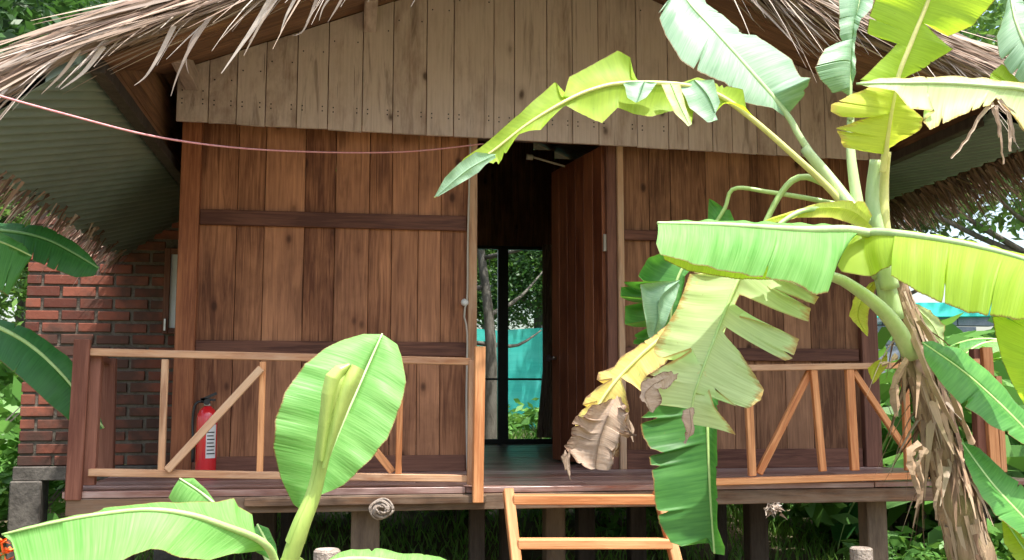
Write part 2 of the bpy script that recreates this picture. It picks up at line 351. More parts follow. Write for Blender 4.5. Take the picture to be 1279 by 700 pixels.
# ------------------------------------------------------------------ banana leaves
def leaf(parent, mid, left, right, mat, rib=None, w0=.014, w1=.003, N=150, nicks=3, sag=.0, ripple=.0012, seed=0, rough_edge=.001, slits=0, name='leaf', label=None, crinkle=0, arch=.25):
    """mid: (px,py,d); left/right: (px,py[,dd]) outline points from base to tip"""
    rr = random.Random(seed + 5)
    mp = [P(*m) for m in mid]; C = catmull(mp, N)
    pl = catmull([Vector(m) for m in mid], N)          # the same curve in picture units, to find which vein an outline point belongs to
    def side(E):
        E = [(e[0], e[1], e[2] if len(e) > 2 else 0) for e in E]; pts = []; last = 0
        for (x, y, dd) in E:
            best = min(range(last, N), key=lambda i: (pl[i].x - x) ** 2 + (pl[i].y - y) ** 2)
            best = max(best, last); pts.append([best, x, y, dd]); last = best
        # spread equal indices so notches keep a width
        for i in range(1, len(pts)):
            if pts[i][0] <= pts[i - 1][0]: pts[i][0] = min(N - 1, pts[i - 1][0] + .6)
        return pts
    m = MB(); nv = 7
    for sgn, E in ((1, left), (-1, right)):
        if not E: continue
        S = side(E); i0 = S[0][0]; i1 = S[-1][0]
        rows = []
        steps = max(12, int((i1 - i0) * 2.2)); nk = [(rr.uniform(i0 + 6, i1 - 6), rr.uniform(.08, .42), rr.uniform(.5, 1.1)) for _ in range(nicks if i1 - i0 > 50 else 0)]
        cuts = set(rr.randrange(2, steps - 2) for _ in range(slits))
        for k in range(steps + 1):
            q = i0 + (i1 - i0) * k / steps
            a = 0
            while a < len(S) - 2 and S[a + 1][0] < q: a += 1
            A, B = S[a], S[a + 1]; t = (q - A[0]) / max(1e-6, B[0] - A[0]); t = min(1, max(0, t))
            ii = int(min(N - 2, q)); fr = q - ii; cm = C[ii].lerp(C[ii + 1], min(1, fr)); cd = cm.y - CY
            e = P(A[1] + (B[1] - A[1]) * t, A[2] + (B[2] - A[2]) * t, cd + A[3] + (B[3] - A[3]) * t)
            pull = max([dp * max(0, 1 - abs(q - qn) / hw) for qn, dp, hw in nk] + [0]); e = cm.lerp(e, 1 - pull); w = (e - cm).length
            tn = (C[ii + 1] - C[ii]).normalized(); nr = tn.cross(e - cm)
            nr = nr.normalized() * sgn if nr.length > 1e-6 else Vector((0, 0, 1))
            e += tn * rr.uniform(-1, 1) * rough_edge * min(1, w * 8) + (e - cm) * rr.uniform(-.008, .004)
            row = []
            for j in range(nv + 1):
                v = j / nv; p = cm.lerp(e, v)
                p += nr * (math.sin(v * math.pi) * arch * w * .35) + nr * ripple * math.sin(q * .5 + seed) * v + nr * ripple * 1.5 * math.sin(q * .33 + v * 2 + seed * 2) * v
                p.z -= sag * w * v * v
                if crinkle: p += Vector(noise.noise_vector(p * 22)) * crinkle * v + Vector(noise.noise_vector(p * 60)) * crinkle * .4 * v
                row.append(p)
            rows.append((q, row))
        for k in range(steps):
            (q0, a), (q1, b) = rows[k], rows[k + 1]; L0 = q0 / N * 1.6; L1 = q1 / N * 1.6
            r = rr.random()
            for j in range(nv):
                if k in cuts and j >= rr.choice((2, 3, 4)): break
                m.quad((a[j], a[j + 1], b[j + 1], b[j]), [(L0 + seed, j / nv), (L0 + seed, (j + 1) / nv), (L1 + seed, (j + 1) / nv), (L1 + seed, j / nv)], r)
    # weld the strips
    o = m.build(name, mat, parent, True)
    import bmesh
    bm = bmesh.new(); bm.from_mesh(o.data); bmesh.ops.remove_doubles(bm, verts=bm.verts, dist=.0003); bm.to_mesh(o.data); bm.free()
    if label: o['label'] = label
    if rib:
        t = MB(); t.tube([C[i] for i in range(0, N, 3)] + [C[-1]], [w0 + (w1 - w0) * (i / N) ** .7 for i in range(0, N, 3)] + [w1], 8)
        t.build('midrib', M[rib], o, True)
    return o

def petiole(parent, pts, w0, w1, mat='rib_pale', name='leaf_stalk'):
    C = catmull([P(*p) for p in pts], 24); t = MB(); t.tube(C, [w0 + (w1 - w0) * i / 23 for i in range(24)], 10, flat=.8)
    return t.build(name, M[mat], parent, True)

# ================================================================== SETTING
# ground: one sheet, flat round the hut, rising gently behind
def gz(x, y):
    z = 0.0
    if y > 1.0: z += min(1.0, (y - 1.0) / 11) * .95
    if y < -7: z -= 0
    return z + .03 * noise.noise(Vector((x * .7, y * .7, 0))) + .012 * noise.noise(Vector((x * 3, y * 3, 1)))
g = MB(); xs = [-300, -120, -60, -30, -18] + [-12 + .3 * i for i in range(90)] + [18, 30, 60, 120, 300]; ys = [-300, -100, -40, -20] + [-10 + .3 * i for i in range(90)] + [20, 30, 50, 100, 300]
grid = [[len(g.v) + i * len(ys) + j for j in range(len(ys))] for i in range(len(xs))]
for x in xs:
    for y in ys: g.v.append((x, y, gz(x, y)))
for i in range(len(xs) - 1):
    for j in range(len(ys) - 1):
        g.f.append((grid[i][j], grid[i + 1][j], grid[i + 1][j + 1], grid[i][j + 1])); g.r.append(.5); g.uv += [(0, 0)] * 4
tag(g.build('ground', M['ground'], None, True), kind='structure')

# grass: blades over the lot except under the hut
g = MB()
for _ in range(42000):
    if R.random() < .55: x = R.uniform(-7, 9); y = R.uniform(3.6, 14)
    elif R.random() < .5: x = R.uniform(3.3, 8); y = R.uniform(-4, 5)
    elif R.random() < .5: x = R.uniform(-7, -1.6); y = R.uniform(-3, 5)
    else: x = R.uniform(-2, 5); y = R.uniform(.6, 4)
    if noise.noise(Vector((x * .9, y * .9, 3))) < -.32: continue
    if -.95 < x < 3.2 and -1 < y < 1.2: continue
    h = R.uniform(.08, .26) * (1.6 if y > 6 else 1); g.strand((x, y, gz(x, y)), (R.uniform(-.4, .4), R.uniform(-.4, .4), 1), h, .012 * (1 + max(0, y) * .12), .35, seg=2)
tag(g.build('grass', M['grass']), kind='stuff')

# rubble and straw litter under the back of the hut
g = MB()
for _ in range(2400):
    x = R.gauss(.2, .8); y = R.uniform(3.9, 5.9); z = gz(x, y) + R.random() * .16 * math.exp(-((x - .2) ** 2))
    a = R.uniform(0, 6.3); L = R.uniform(.03, .13)
    g.board((x, y, z), (x + L * math.cos(a), y + L * math.sin(a), z + R.uniform(-.02, .04)), R.uniform(.015, .05), R.uniform(.01, .03), (0, 0, 1))
tag(g.build('rubble_litter', M['rubble']), kind='stuff')

# ================================================================== HUT
DZ = .835
hut = thing('wooden_hut', 'raised brown timber hut with thatched gable roof, plank walls and an open doorway', 'hut', (1.1, 0, 0))
CX = 1.1
def gable(x): return 3.85 - .395 * abs(x - CX)
def rake(x):
    d = abs(x - CX)
    return 3.45 - .41 * d if x < CX else 3.45 - .72 * min(d, .6) - .34 * max(0, min(d, 1.7) - .6) - .1 * max(0, d - 1.7)
ZB = {-1: 2.585, 1: 2.70}; YF = {-1: -1.72, 1: -1.12}; ZE = {-1: 2.215, 1: 2.60}
def soff(x, y):
    t = min(1, max(0, (-.15 - y) / 1.45)); return gable(x) * (1 - t) + rake(x) * t

# --- deck: boards running along the front, front joists and edge beam
m = MB(); y = -1.10
ws = [.14, .15, .13, .15, .14, .15, .14]
for w in ws:
    x = -1.22
    while x < 3.38:
        L = R.uniform(1.5, 2.4); x1 = min(3.40, x + L); 
        if 3.40 - x1 < .4: x1 = 3.40
        m.box(x + .002, x1 - .002, y + .002, y + w - .004, DZ - .026 + R.uniform(-.002, .002), DZ + R.uniform(-.002, .002), 0); x = x1
    y += w
yy = y
while yy < 3.5:      # inside floor: boards run into the room
    x = -.9
    w = .14
    m.box(-.9, 3.1, yy + .002, yy + w - .003, DZ - .026, DZ + R.uniform(-.001, .001), 0); yy += w
m.build('deck', M['deck'], hut, bevel=.002)
m = MB(); m.box(-1.20, 1.45, -1.105, -1.055, DZ - .10, DZ - .03, 0); m.box(1.455, 3.39, -1.10, -1.05, DZ - .095, DZ - .03, 0); m.box(-.45, .62, -1.135, -1.107, DZ - .07, DZ - .035, 0)
for x in (-1.18, -.3, .7, 1.7, 2.6, 3.36): m.box(x - .03, x + .03, -1.05, 3.5, DZ - .092, DZ - .03, 1)
m.build('edge_beam', M['beam'], hut, bevel=.003)

# --- stilts
def stilt(px, d, w, mat):
    p = P(px, 640, d); m = MB(); m.box(p.x - w / 2, p.x + w / 2, p.y - w / 2, p.y + w / 2, -.1, DZ - .101, 2); m.build('stilt', M[mat], hut, bevel=.006)
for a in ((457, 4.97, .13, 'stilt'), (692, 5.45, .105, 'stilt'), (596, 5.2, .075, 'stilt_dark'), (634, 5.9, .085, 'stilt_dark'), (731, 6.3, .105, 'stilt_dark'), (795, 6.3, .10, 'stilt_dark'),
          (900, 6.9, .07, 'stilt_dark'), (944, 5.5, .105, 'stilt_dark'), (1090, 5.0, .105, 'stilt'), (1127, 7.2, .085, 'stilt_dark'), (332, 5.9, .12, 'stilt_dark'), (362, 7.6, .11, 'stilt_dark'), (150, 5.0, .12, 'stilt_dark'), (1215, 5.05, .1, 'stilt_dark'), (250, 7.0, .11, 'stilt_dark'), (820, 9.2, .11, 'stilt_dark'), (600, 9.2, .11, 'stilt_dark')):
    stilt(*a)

# --- walls: vertical boards in two front panels, with battens
def panel(x0, x1, mat, name):
    m = MB(); x = x0
    while x < x1 - .01:
        w = R.choice((.15, .17, .19, .22, .13)); xe = min(x1, x + w)
        if x1 - xe < .06: xe = x1
        m.box(x + .0015, xe - .0015, -.002 + R.uniform(-.003, .003), .022, DZ, 3.05, 2); x = xe
    return m.build(name, M[mat], hut, bevel=.002)
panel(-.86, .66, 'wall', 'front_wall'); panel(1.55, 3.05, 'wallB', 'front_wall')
m = MB()
for (z0, z1) in ((2.195, 2.28), (1.475, 1.555), (DZ, .925)): m.box(-.838, .645, -.030, -.006, z0, z1, 0)
m.build('batten', M['band'], hut, bevel=.003)
m = MB()
for (z0, z1) in ((2.165, 2.225), (1.46, 1.535), (DZ, .945)): m.box(1.575, 3.02, -.030, -.006, z0, z1, 0)
m.build('batten', M['band'], hut, bevel=.003)
m = MB(); m.box(-.945, -.838, -.05, .06, DZ, 3.0, 2); m.build('corner_post', M['post'], hut, bevel=.004)
m = MB(); m.box(3.03, 3.135, -.05, .06, DZ, 3.0, 2); m.build('corner_post', M['band'], hut, bevel=.004)
# door surround
m = MB(); m.box(.655, .705, -.045, .05, DZ, 3.0, 2); m.box(1.535, 1.572, -.045, .04, DZ, 3.0, 2); m.build('door_jamb', M['rail'], hut, bevel=.003)
m = MB(); m.box(1.475, 1.533, -.02, .06, DZ, 2.86, 2); m.box(.705, 1.535, -.02, .05, 2.745, 2.80, 0); m.build('door_lining', M['band'], hut, bevel=.003)
# back and side walls, inner ceiling
m = MB(); x = -.94
while x < 3.1:
    xe = min(3.14, x + .2)
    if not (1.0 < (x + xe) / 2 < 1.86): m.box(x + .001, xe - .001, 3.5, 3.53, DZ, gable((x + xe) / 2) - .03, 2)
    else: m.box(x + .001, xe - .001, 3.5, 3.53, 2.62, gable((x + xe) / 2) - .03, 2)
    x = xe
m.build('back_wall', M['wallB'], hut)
m = MB(); sw2 = MB(); y = .06
while y < 3.5:
    ye = min(3.5, y + .2)
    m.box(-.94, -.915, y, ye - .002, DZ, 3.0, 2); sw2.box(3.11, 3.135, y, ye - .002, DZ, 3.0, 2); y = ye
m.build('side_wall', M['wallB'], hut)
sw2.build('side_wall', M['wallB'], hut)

# --- gable boards
m = MB(); x = -.965; nails = []
while x < 3.165:
    w = R.choice((.12, .155, .19, .23, .15, .17)); xe = min(3.17, x + w)
    if 3.17 - xe < .07: xe = 3.17
    zb = lambda q: 2.742 - .018 * (q + .95)
    yo = R.uniform(-.004, .004)
    c = [(x + .002, 0, zb(x)), (x + .002, 0, gable(x) - .01), (xe - .002, 0, zb(xe) + R.uniform(-.004, .004)), (xe - .002, 0, gable(xe) - .01)]
    c8 = []
    for k in range(8):
        b = c[(k & 1) | (k & 2)]; c8.append(Vector((b[0], (-.15 if not k & 4 else -.128) + yo, b[2])))
    m.hexa(c8, 1.0, xe - x, .02)
    for zz in (zb(x) + .10, zb(x) + .125, gable(x) - .12):
        for xx in (x + .03, xe - .03): nails.append((xx, -.151 + yo, zz))
    x = xe
gb = m.build('gable_boards', M['grey'], hut, bevel=.002); nm = MB(); nm.box(-.0035, .0035, -.002, .002, -.0035, .0035, 2); n0 = nm.build('nail', M['black'], gb)
for i, p in enumerate(nails[:96]):
    o = n0 if i == 0 else n0.copy()
    if i: COL.objects.link(o); o.parent = gb
    o.location = p
m = MB(); m.box(-.94, 3.14, -.125, -.08, 2.775, 2.86, 0); m.build('gable_beam', M['band'], hut)

# --- door leaf, opened inwards
door = None
hx, hy = 1.472, .03; ang = rad(90 + 11)
dv = Vector((math.cos(ang), math.sin(ang), 0)); nv_ = Vector((-dv.y, dv.x, 0))
m = MB(); a = 0; DW = .80
for k in range(6):
    w = DW / 6; c0 = Vector((hx, hy, 0)) + dv * (a + w / 2); m.board((c0.x, c0.y, DZ + .015), (c0.x, c0.y, 2.74), w - .003, .03, nv_); a += w
door = m.build('door', M['door'], hut, bevel=.002)
for z in (1.35, 2.15): m = MB(); m.box(hx - .012, hx + .02, hy - .03, hy - .005, z - .05, z + .05, 2); m.build('hinge', M['cable'], door)
m = MB(); c0 = Vector((hx, hy, 1.5)) + dv * .72 + nv_ * .02
m.tube([c0, c0 + nv_ * .05], [.012, .012], 10); m.tube([c0 + nv_ * .045, c0 + nv_ * .06], [.024, .018], 12); m.tube([c0 + nv_ * .05, c0 + nv_ * .05 - dv * .09], [.008, .008], 8); m.build('handle', M['steel'], door, True)

# --- rear glass door
gd = MB()
fx0, fx1, fz0, fz1 = 1.02, 1.86, DZ, 2.64
for (x0, x1) in ((fx0, fx0 + .04), (fx1 - .045, fx1)): gd.box(x0, x1, 3.49, 3.54, fz0, fz1, 2)
gd.box(fx0 + .04, fx1 - .045, 3.49, 3.54, fz0, fz0 + .045, 0); gd.box(fx0 + .04, fx1 - .045, 3.49, 3.54, fz1 - .03, fz1, 0)
gd.box(1.325, 1.42, 3.495, 3.545, fz0 + .045, fz1 - .03, 2); gd.box(fx0 + .04, 1.325, 3.50, 3.53, 1.41, 1.428, 0); gd.box(1.42, fx1 - .045, 3.50, 3.53, 1.41, 1.428, 0)
gdo = gd.build('glass_door', M['black'], hut)
for (x0, x1) in ((fx0 + .04, 1.325), (1.42, fx1 - .045)):
    p = MB(); p.box(x0, x1, 3.512, 3.518, fz0 + .045, fz1 - .03, 2); p.build('pane', M['glass'], gdo)

# --- soffit boards (run down the slope), front overhang and inner ceiling
m = MB()
for sx in (-1, 1):
    y = -1.62
    while y < 3.6:
        w = .115; ya, yb = y + .002, y + w - .002
        for (da, db) in ((0, .6), (.602, 1.3), (1.302, 2.14)):
            X0, X1 = CX + sx * da, CX + sx * db; c8 = []
            for k in range(8):
                X = X1 if k & 1 else X0; Y = yb if k & 2 else ya; c8.append(Vector((X, Y, soff(X, Y) + (.02 if k & 4 else 0))))
            m.hexa(c8, db - da, w, .02)
        y += w
    # boards closing the side above the eaves beam
    X = CX + sx * 2.15
    for i in range(5 if sx < 0 else 4):
        za, zb_ = ZB[sx] + .015 + i * .09, ZB[sx] + .015 + (i + 1) * .09 - .003
        # front end follows the rake
        yf = max(YF[sx] + .1, -1.6 + 1.45 * max(0, (za - ZB[sx])) / .43)
        if yf < 3.4: m.box(min(X, X + sx * .02), max(X, X + sx * .02), yf, 3.55, za, zb_, 1)
m.build('soffit', M['soffit'], hut)
for sx in (-1, 1):
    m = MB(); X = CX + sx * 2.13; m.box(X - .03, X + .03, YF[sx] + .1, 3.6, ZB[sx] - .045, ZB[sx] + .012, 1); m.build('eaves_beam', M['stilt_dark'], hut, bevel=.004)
    # barge rafter along the front rake
    m = MB(); a = Vector((CX, -1.6, rake(CX) + .05)); c = Vector((CX + sx * .6, -1.6, rake(CX + sx * .6) + .05)); b = Vector((CX + sx * 2.2, -1.6, rake(CX + sx * 2.2) + .05)); m.board(a, c, .07, .035, (0, 1, 0)); m.board(c, b, .07, .035, (0, 1, 0)); m.build('barge_rafter', M['beam'], hut)
for x in (-.885, .075, 1.1, 2.12, 3.08):      # purlin ends under the overhang
    zt = gable(x) - .03; m = MB(); m.box(x - .035, x + .035, -.62, -.155, zt - .12, zt - .02, 1); m.build('purlin', M['grey'], hut, bevel=.003)

# --- corrugated wings over the sides
for sx in (-1, 1):
    m = MB(); NX, NY = 14, 620; X0, X1 = CX + sx * 2.15, CX + (sx * 2.66 if sx < 0 else 2.50)
    for j in range(NY + 1):
        Yj = -1.72 + 6.7 * j / NY
        for i in range(NX + 1):
            t = i / NX; X = X0 + (X1 - X0) * t; z = ZB[sx] + (ZE[sx] - ZB[sx]) * t; Y = min(3.7, max(YF[sx], Yj - 1.18 * t))
            m.v.append((X, Y, z + .021 * math.sin(2 * math.pi * Yj / .125)))
    for j in range(NY):
        for i in range(NX):
            a = j * (NX + 1) + i; m.f.append((a, a + 1, a + NX + 2, a + NX + 1)); m.r.append(.5); m.uv += [(0, 0)] * 4
    o = m.build('roof_sheet', M['metal'], hut, True)
    sm = o.modifiers.new('solid', 'SOLIDIFY'); sm.thickness = .002

# --- thatch: a dark core with thousands of straws laid down the slope
core = MB()
for sx in (-1, 1):
    for j in range(24):
        ya = -1.66 + j * .23; yb = ya + .23
        prof = lambda Y: [(CX, soff(CX, Y) + .05), (CX + sx * .6, soff(CX + sx * .6, Y) + .05), (CX + sx * 2.14, soff(CX + sx * 2.14, Y) + .05), (CX + sx * 2.68, 2.25 if sx < 0 else 2.63)]
        pa, pb = prof(ya), prof(yb)
        for k in range(3):
            th = .07
            c8 = []
            for q in range(8):
                pr = (pb if q & 2 else pa)[k + (1 if q & 1 else 0)]; c8.append(Vector((pr[0], yb if q & 2 else ya, pr[1] + (th if q & 4 else 0))))
            core.hexa(c8, 1, .2, .1)
core_o = core.build('thatch_core', M['thatch_in'], hut)
th = MB()
def rooftop(t, sx, Y):
    """t 0 ridge..1 eave"""
    X = CX + sx * 2.72 * t
    xx = abs(X - CX)
    if xx < 2.14: z = soff(X, Y) + .13
    else:
        z0 = soff(CX + sx * 2.14, Y) + .13; z = z0 + ((2.31 if sx < 0 else 2.68) - z0) * (xx - 2.14) / .54
    return Vector((X, Y, z))
for sx in (-1, 1):
    for _ in range(7500):       # whole slope
        t = R.uniform(0, .93); Y = R.uniform(-1.6, 3.6); p = rooftop(t, sx, Y) + Vector((0, 0, R.uniform(-.03, .04)))
        d = rooftop(min(1, t + .1), sx, Y) - rooftop(t, sx, Y); d = d.normalized() + Vector((0, R.uniform(-.12, .12), R.uniform(0, .07)))
        th.strand(p, d, R.uniform(.35, .75), R.uniform(.012, .026), R.uniform(0, .06), Vector((0, 0, 1)) + Vector((R.uniform(-.5, .5), R.uniform(-.5, .5), 0)), seg=3)
    for _ in range(2300):        # front rake, dense, hugging the edge
        t = R.uniform(-.02, .98); Y = R.uniform(-1.78, -1.5); p = rooftop(t, sx, Y) + Vector((0, 0, R.uniform(-.10, .03)))
        d = rooftop(t + .05, sx, Y) - rooftop(t, sx, Y); d = d.normalized() + Vector((0, R.uniform(-.16, .03), R.uniform(-.05, .06)))
        th.strand(p, d, R.uniform(.3, .75), R.uniform(.010, .024), R.uniform(.0, .10), Vector((R.uniform(-.5, .5), -1, R.uniform(-.5, 1))), seg=4, curl=.04)
    for _ in range(80):        # loose long leaves hanging over the rake
        t = R.uniform(.02, .95); p = rooftop(t, sx, -1.68) + Vector((0, 0, -.02))
        d = rooftop(t + .05, sx, -1.6) - rooftop(t, sx, -1.6); d = d.normalized() + Vector((0, R.uniform(-.55, -.1), 0))
        th.strand(p, d, R.uniform(.25, .55), R.uniform(.010, .022), R.uniform(.25, .8), Vector((.3, -1, .3)), r=R.choice((.34, .66, .95, .98)), seg=7, curl=.08)
    for _ in range(700 if sx < 0 else 2600):       # eave fringe
        Y = R.uniform(-1.7, 3.6); p = Vector((CX + sx * R.uniform(2.58, 2.70) - (.1 if sx > 0 else 0), Y, R.uniform(2.19, 2.33) + (.36 if sx > 0 else 0)))
        th.strand(p, (sx * R.uniform(.5, 1), R.uniform(-.35, .35), R.uniform(-1.1, -.3)), R.uniform(.07, .2) * (1 if sx < 0 else 1.5), R.uniform(.010, .02), R.uniform(0, .4), seg=3, r=R.choice((.0, .82, .3, .5, .02)) if sx < 0 else R.choice((0, .02, .04, .84, .03)))
th.build('thatch', M['thatch'], hut)

# the long curved straws seen against the gable
for path, w in (([(218, 32), (200, 68), (183, 95), (168, 107)], .02), ([(262, 22), (238, 60), (222, 95), (214, 120)], .017), ([(345, -12), (320, 30), (298, 62), (277, 92)], .024), ([(352, -12), (330, 22), (315, 50), (305, 70)], .018),
                ([(375, -12), (358, 20), (350, 45)], .014), ([(400, -12), (388, 20), (378, 40), (366, 45)], .014), ([(258, 28), (240, 50), (233, 75), (236, 92)], .012), ([(432, -12), (424, 5), (410, 28)], .012),
                ([(130, 58), (105, 90), (76, 112)], .02), ([(100, 62), (80, 90), (52, 118)], .016), ([(175, 20), (120, 66), (70, 110)], .018), ([(420, -12), (405, 8), (399, 26)], .011),
                ([(930, -10), (965, 25), (1005, 68)], .016), ([(960, -10), (990, 25), (1024, 66)], .014), ([(985, 10), (1020, 40), (1040, 62)], .015)):
    hang = MB(); C = catmull([P(x, y, 4.14 + .01 * i) for i, (x, y) in enumerate(path)], 14); r = R.choice((.66, .95, 1, .9)); i0 = len(hang.v)
    for i, c in enumerate(C):
        t = i / 13; tn = (C[min(13, i + 1)] - C[max(0, i - 1)]).normalized(); ww = tn.cross(Vector((.25, -1, .15))).normalized() * w * .5 * (1 - .9 * t ** 1.5)
        hang.v += [tuple(c - ww), tuple(c + ww)]
    for i in range(13):
        a = i0 + 2 * i; hang.f.append((a, a + 1, a + 3, a + 2)); hang.r.append(r); hang.uv += [(i * .05, 0), (i * .05, .05), (i * .05 + .05, .05), (i * .05 + .05, 0)]
    hang.build('hanging_straw', M['thatch'], hut)

# --- railings (parts of the hut): rails, posts, balusters, braces as sub-parts
def bar(name, a, b, w, t, mat, parent, side=(0, 1, 0), label=None):
    m = MB(); L = (b - a).length; k = 5
    pts = [a.lerp(b, i / k) + Vector((R.uniform(-.003, .003), R.uniform(-.002, .002), R.uniform(-.003, .003))) * (0 < i < k) for i in range(k + 1)]
    rr_ = R.random()
    m.board(a, b, w, t, side, rr_)
    o = m.build(name, M[mat], parent, bevel=.003)
    if label: o['label'] = label
    return o
d0 = 4.82
def Q(x, y, d=d0): return P(x, y, d)
rl = MB(); rl.board(Q(112, 440), Q(588, 452), .034, .04); rlo = rl.build('railing', M['rail'], hut, bevel=.003)
bar('bottom_rail', Q(112, 590, 4.83), Q(588, 598, 4.83), .032, .05, 'rail', rlo)
bar('post', Q(92, 625, 4.80), Q(104, 424, 4.80), .068, .03, 'railred', rlo); bar('post', Q(112, 606, 4.86), Q(122, 440, 4.86), .05, .05, 'railred', rlo)
bar('post', Q(597, 628, 4.76), Q(600, 433, 4.76), .048, .045, 'orange', rlo, label='fresh orange railing post at the head of the ladder'); bar('post', Q(588, 606, 4.80), Q(590, 450, 4.80), .03, .04, 'rail', rlo)
bar('baluster', Q(202, 589), Q(207, 449), .030, .025, 'rail', rlo); bar('baluster', Q(325, 590), Q(329, 452), .028, .025, 'orange', rlo); bar('baluster', Q(498, 594), Q(501, 456), .028, .025, 'orange', rlo)
bar('baluster', Q(381, 592, 4.84), Q(384, 454, 4.84), .028, .025, 'orange', rlo)
bar('brace', Q(209, 588, 4.79), Q(327, 460, 4.79), .034, .022, 'rail', rlo); bar('brace', Q(491, 590, 4.85), Q(385, 458, 4.85), .034, .022, 'orange', rlo)
bar('post', P(133, 587, 5.85), P(136, 448, 5.85), .08, .05, 'railred', rlo); bar('side_rail', Q(108, 438, 4.88), P(133, 452, 5.82), .034, .04, 'railred', rlo, (1, 0, 0))
rr2 = MB(); rr2.board(Q(872, 461), Q(1112, 457), .03, .04); rro = rr2.build('railing', M['rail'], hut, bevel=.003)
rx = MB(); rx.board(Q(1112, 457), Q(1222, 452), .03, .04); rx.build('top_rail', M['orange'], rro, bevel=.003)
for (x0, y0, x1, y1, w, n_) in ((876, 597, 873, 463, .04, 'post'), (940, 595, 934, 512 - 48, .036, 'baluster'), (1028, 589, 1016, 461, .034, 'baluster'), (1068, 588, 1061, 461, .042, 'baluster'), (948, 592, 1012, 464, .034, 'brace'), (1137, 570, 1066, 464, .03, 'brace'), (1135, 588, 1130, 461, .034, 'baluster'), (1150, 588, 1215, 462, .034, 'brace')):
    bar(n_, Q(x0, y0, 4.84 if n_ == 'brace' else 4.82), Q(x1, y1, 4.84 if n_ == 'brace' else 4.82), w, .028, 'orange', rro)
bar('bottom_rail', Q(868, 603, 4.80), Q(1222, 592, 4.80), .03, .06, 'orange', rro)
bar('post', Q(1226, 590, 4.90), Q(1219, 436, 4.90), .05, .05, 'railred', rro); bar('post', Q(1243, 590, 4.86), Q(1232, 434, 4.86), .055, .03, 'orange', rro); bar('post', Q(1253, 590, 5.0), Q(1246, 470, 5.0), .035, .03, 'orange', rro)

# --- small fittings on the wall
m = MB(); C = catmull([P(588, 180, 5.84), P(585, 290, 5.84), P(584, 370, 5.84), P(580, 392, 5.83), P(584, 418, 5.83), P(583, 500, 5.84), P(584, 588, 5.84)], 40); m.tube(C, [.006] * 40, 6); m.build('power_cable', M['cable'], hut, True)
m = MB(); c = P(581, 378, 5.85); m.tube([c + Vector((0, .03, 0)), c, c + Vector((0, -.02, 0))], [.018, .022, .014], 12); m.build('switch_box', M['white'], hut, True)
# thin tube with a thicker end, inside over the door
lt = MB(); lt.tube([P(664, 196, 6.4), P(706, 208, 6.4)], [.007, .007], 8); lt.tube([P(658, 196, 6.4), P(666, 197, 6.4)], [.02, .018], 8); lt.build('thin_tube', M['cable'], hut, True)

# curtain inside by the rear door
cu = MB(); x0, x1 = 1.72, 1.98; K = 40
for i in range(K + 1):
    t = i / K; x = x0 + (x1 - x0) * t; y = 3.40 + .025 * math.sin(t * 40); fl = .06 * (1 - t)
    cu.v += [(x - fl, y, DZ + .06), (x - .0, y, 1.5), (x, y, 2.65)]
for i in range(K):
    a = 3 * i
    for q in (0, 1): cu.f.append((a + q, a + 3 + q, a + 4 + q, a + 1 + q)); cu.r.append(.5); cu.uv += [(0, 0)] * 4
tag(cu.build('curtain', M['curtain'], None, True), 'beige curtain hanging inside beside the rear glass door', 'curtain')

# ================================================================== THINGS ON / BY THE HUT
# ladder
lad = thing('ladder', 'fresh orange timber ladder leaning on the deck edge at the doorway', 'ladder', (.9, -1.4, 0))
def lp(px, py): 
    d = 4.70 - (py - 612) / 88 * .13; return P(px, py, d)
def ext(a, b):     # continue a rail to the ground
    t = a.z / (a.z - b.z); return a + (b - a) * t
for (a, b) in ((lp(635, 612), lp(645, 700)), (lp(822, 612), lp(845, 700))):
    e = ext(a, b); e.z = -.01; m = MB(); m.board(e, a, .05, .045, (1, 0, 0)); m.build('rail', M['orange'], lad, bevel=.004)
for y, xl, xr in ((624, 640, 824), (679, 646, 838), (739, 652, 850), (802, 658, 862), (868, 664, 876)):
    a = lp(xl, y); b = lp(xr, y); m = MB(); m.board(a, b, .042, .075, (0, 1, 0)); m.build('rung', M['orange'], lad, bevel=.004)

# fire extinguisher
fb = P(257, 590, 5.6); fb.z = DZ
fe = thing('fire_extinguisher', 'red fire extinguisher standing on the deck by the corner post', 'fire extinguisher', fb)
def lathe(cx, cy, prof, k=24):
    m = MB()
    for r_, z in prof:
        for j in range(k): a = 2 * math.pi * j / k; m.v.append((cx + r_ * math.cos(a), cy + r_ * math.sin(a), z))
    for i in range(len(prof) - 1):
        for j in range(k):
            a, b = i * k + j, i * k + (j + 1) % k; m.f.append((a, b, b + k, a + k)); m.r.append(.5); m.uv += [(0, 0)] * 4
    m.f.append(tuple(range(k))[::-1]); m.r.append(.5); m.uv += [(0, 0)] * k
    return m
rb = .053
lathe(fb.x, fb.y, [(rb * .9, DZ), (rb, DZ + .012), (rb, DZ + .02), (rb * .97, DZ + .025), (rb, DZ + .03), (rb, DZ + .30), (rb * .93, DZ + .325), (rb * .72, DZ + .345), (rb * .4, DZ + .36), (rb * .34, DZ + .365), (.001, DZ + .366)]).build('body', M['red'], fe, True)
lathe(fb.x, fb.y, [(.017, DZ + .36), (.019, DZ + .375), (.014, DZ + .38), (.014, DZ + .40), (.001, DZ + .401)], 14).build('valve', M['steel'], fe, True)
m = MB(); m.board((fb.x - .03, fb.y - .01, DZ + .395), (fb.x + .045, fb.y - .01, DZ + .43), .014, .018, (0, 1, 0)); m.board((fb.x - .035, fb.y - .01, DZ + .40), (fb.x + .04, fb.y - .01, DZ + .395), .012, .018, (0, 1, 0)); m.tube([(fb.x, fb.y - .02, DZ + .385), (fb.x, fb.y - .035, DZ + .385)], [.016, .016], 12)
m.build('handle', M['black'], fe)
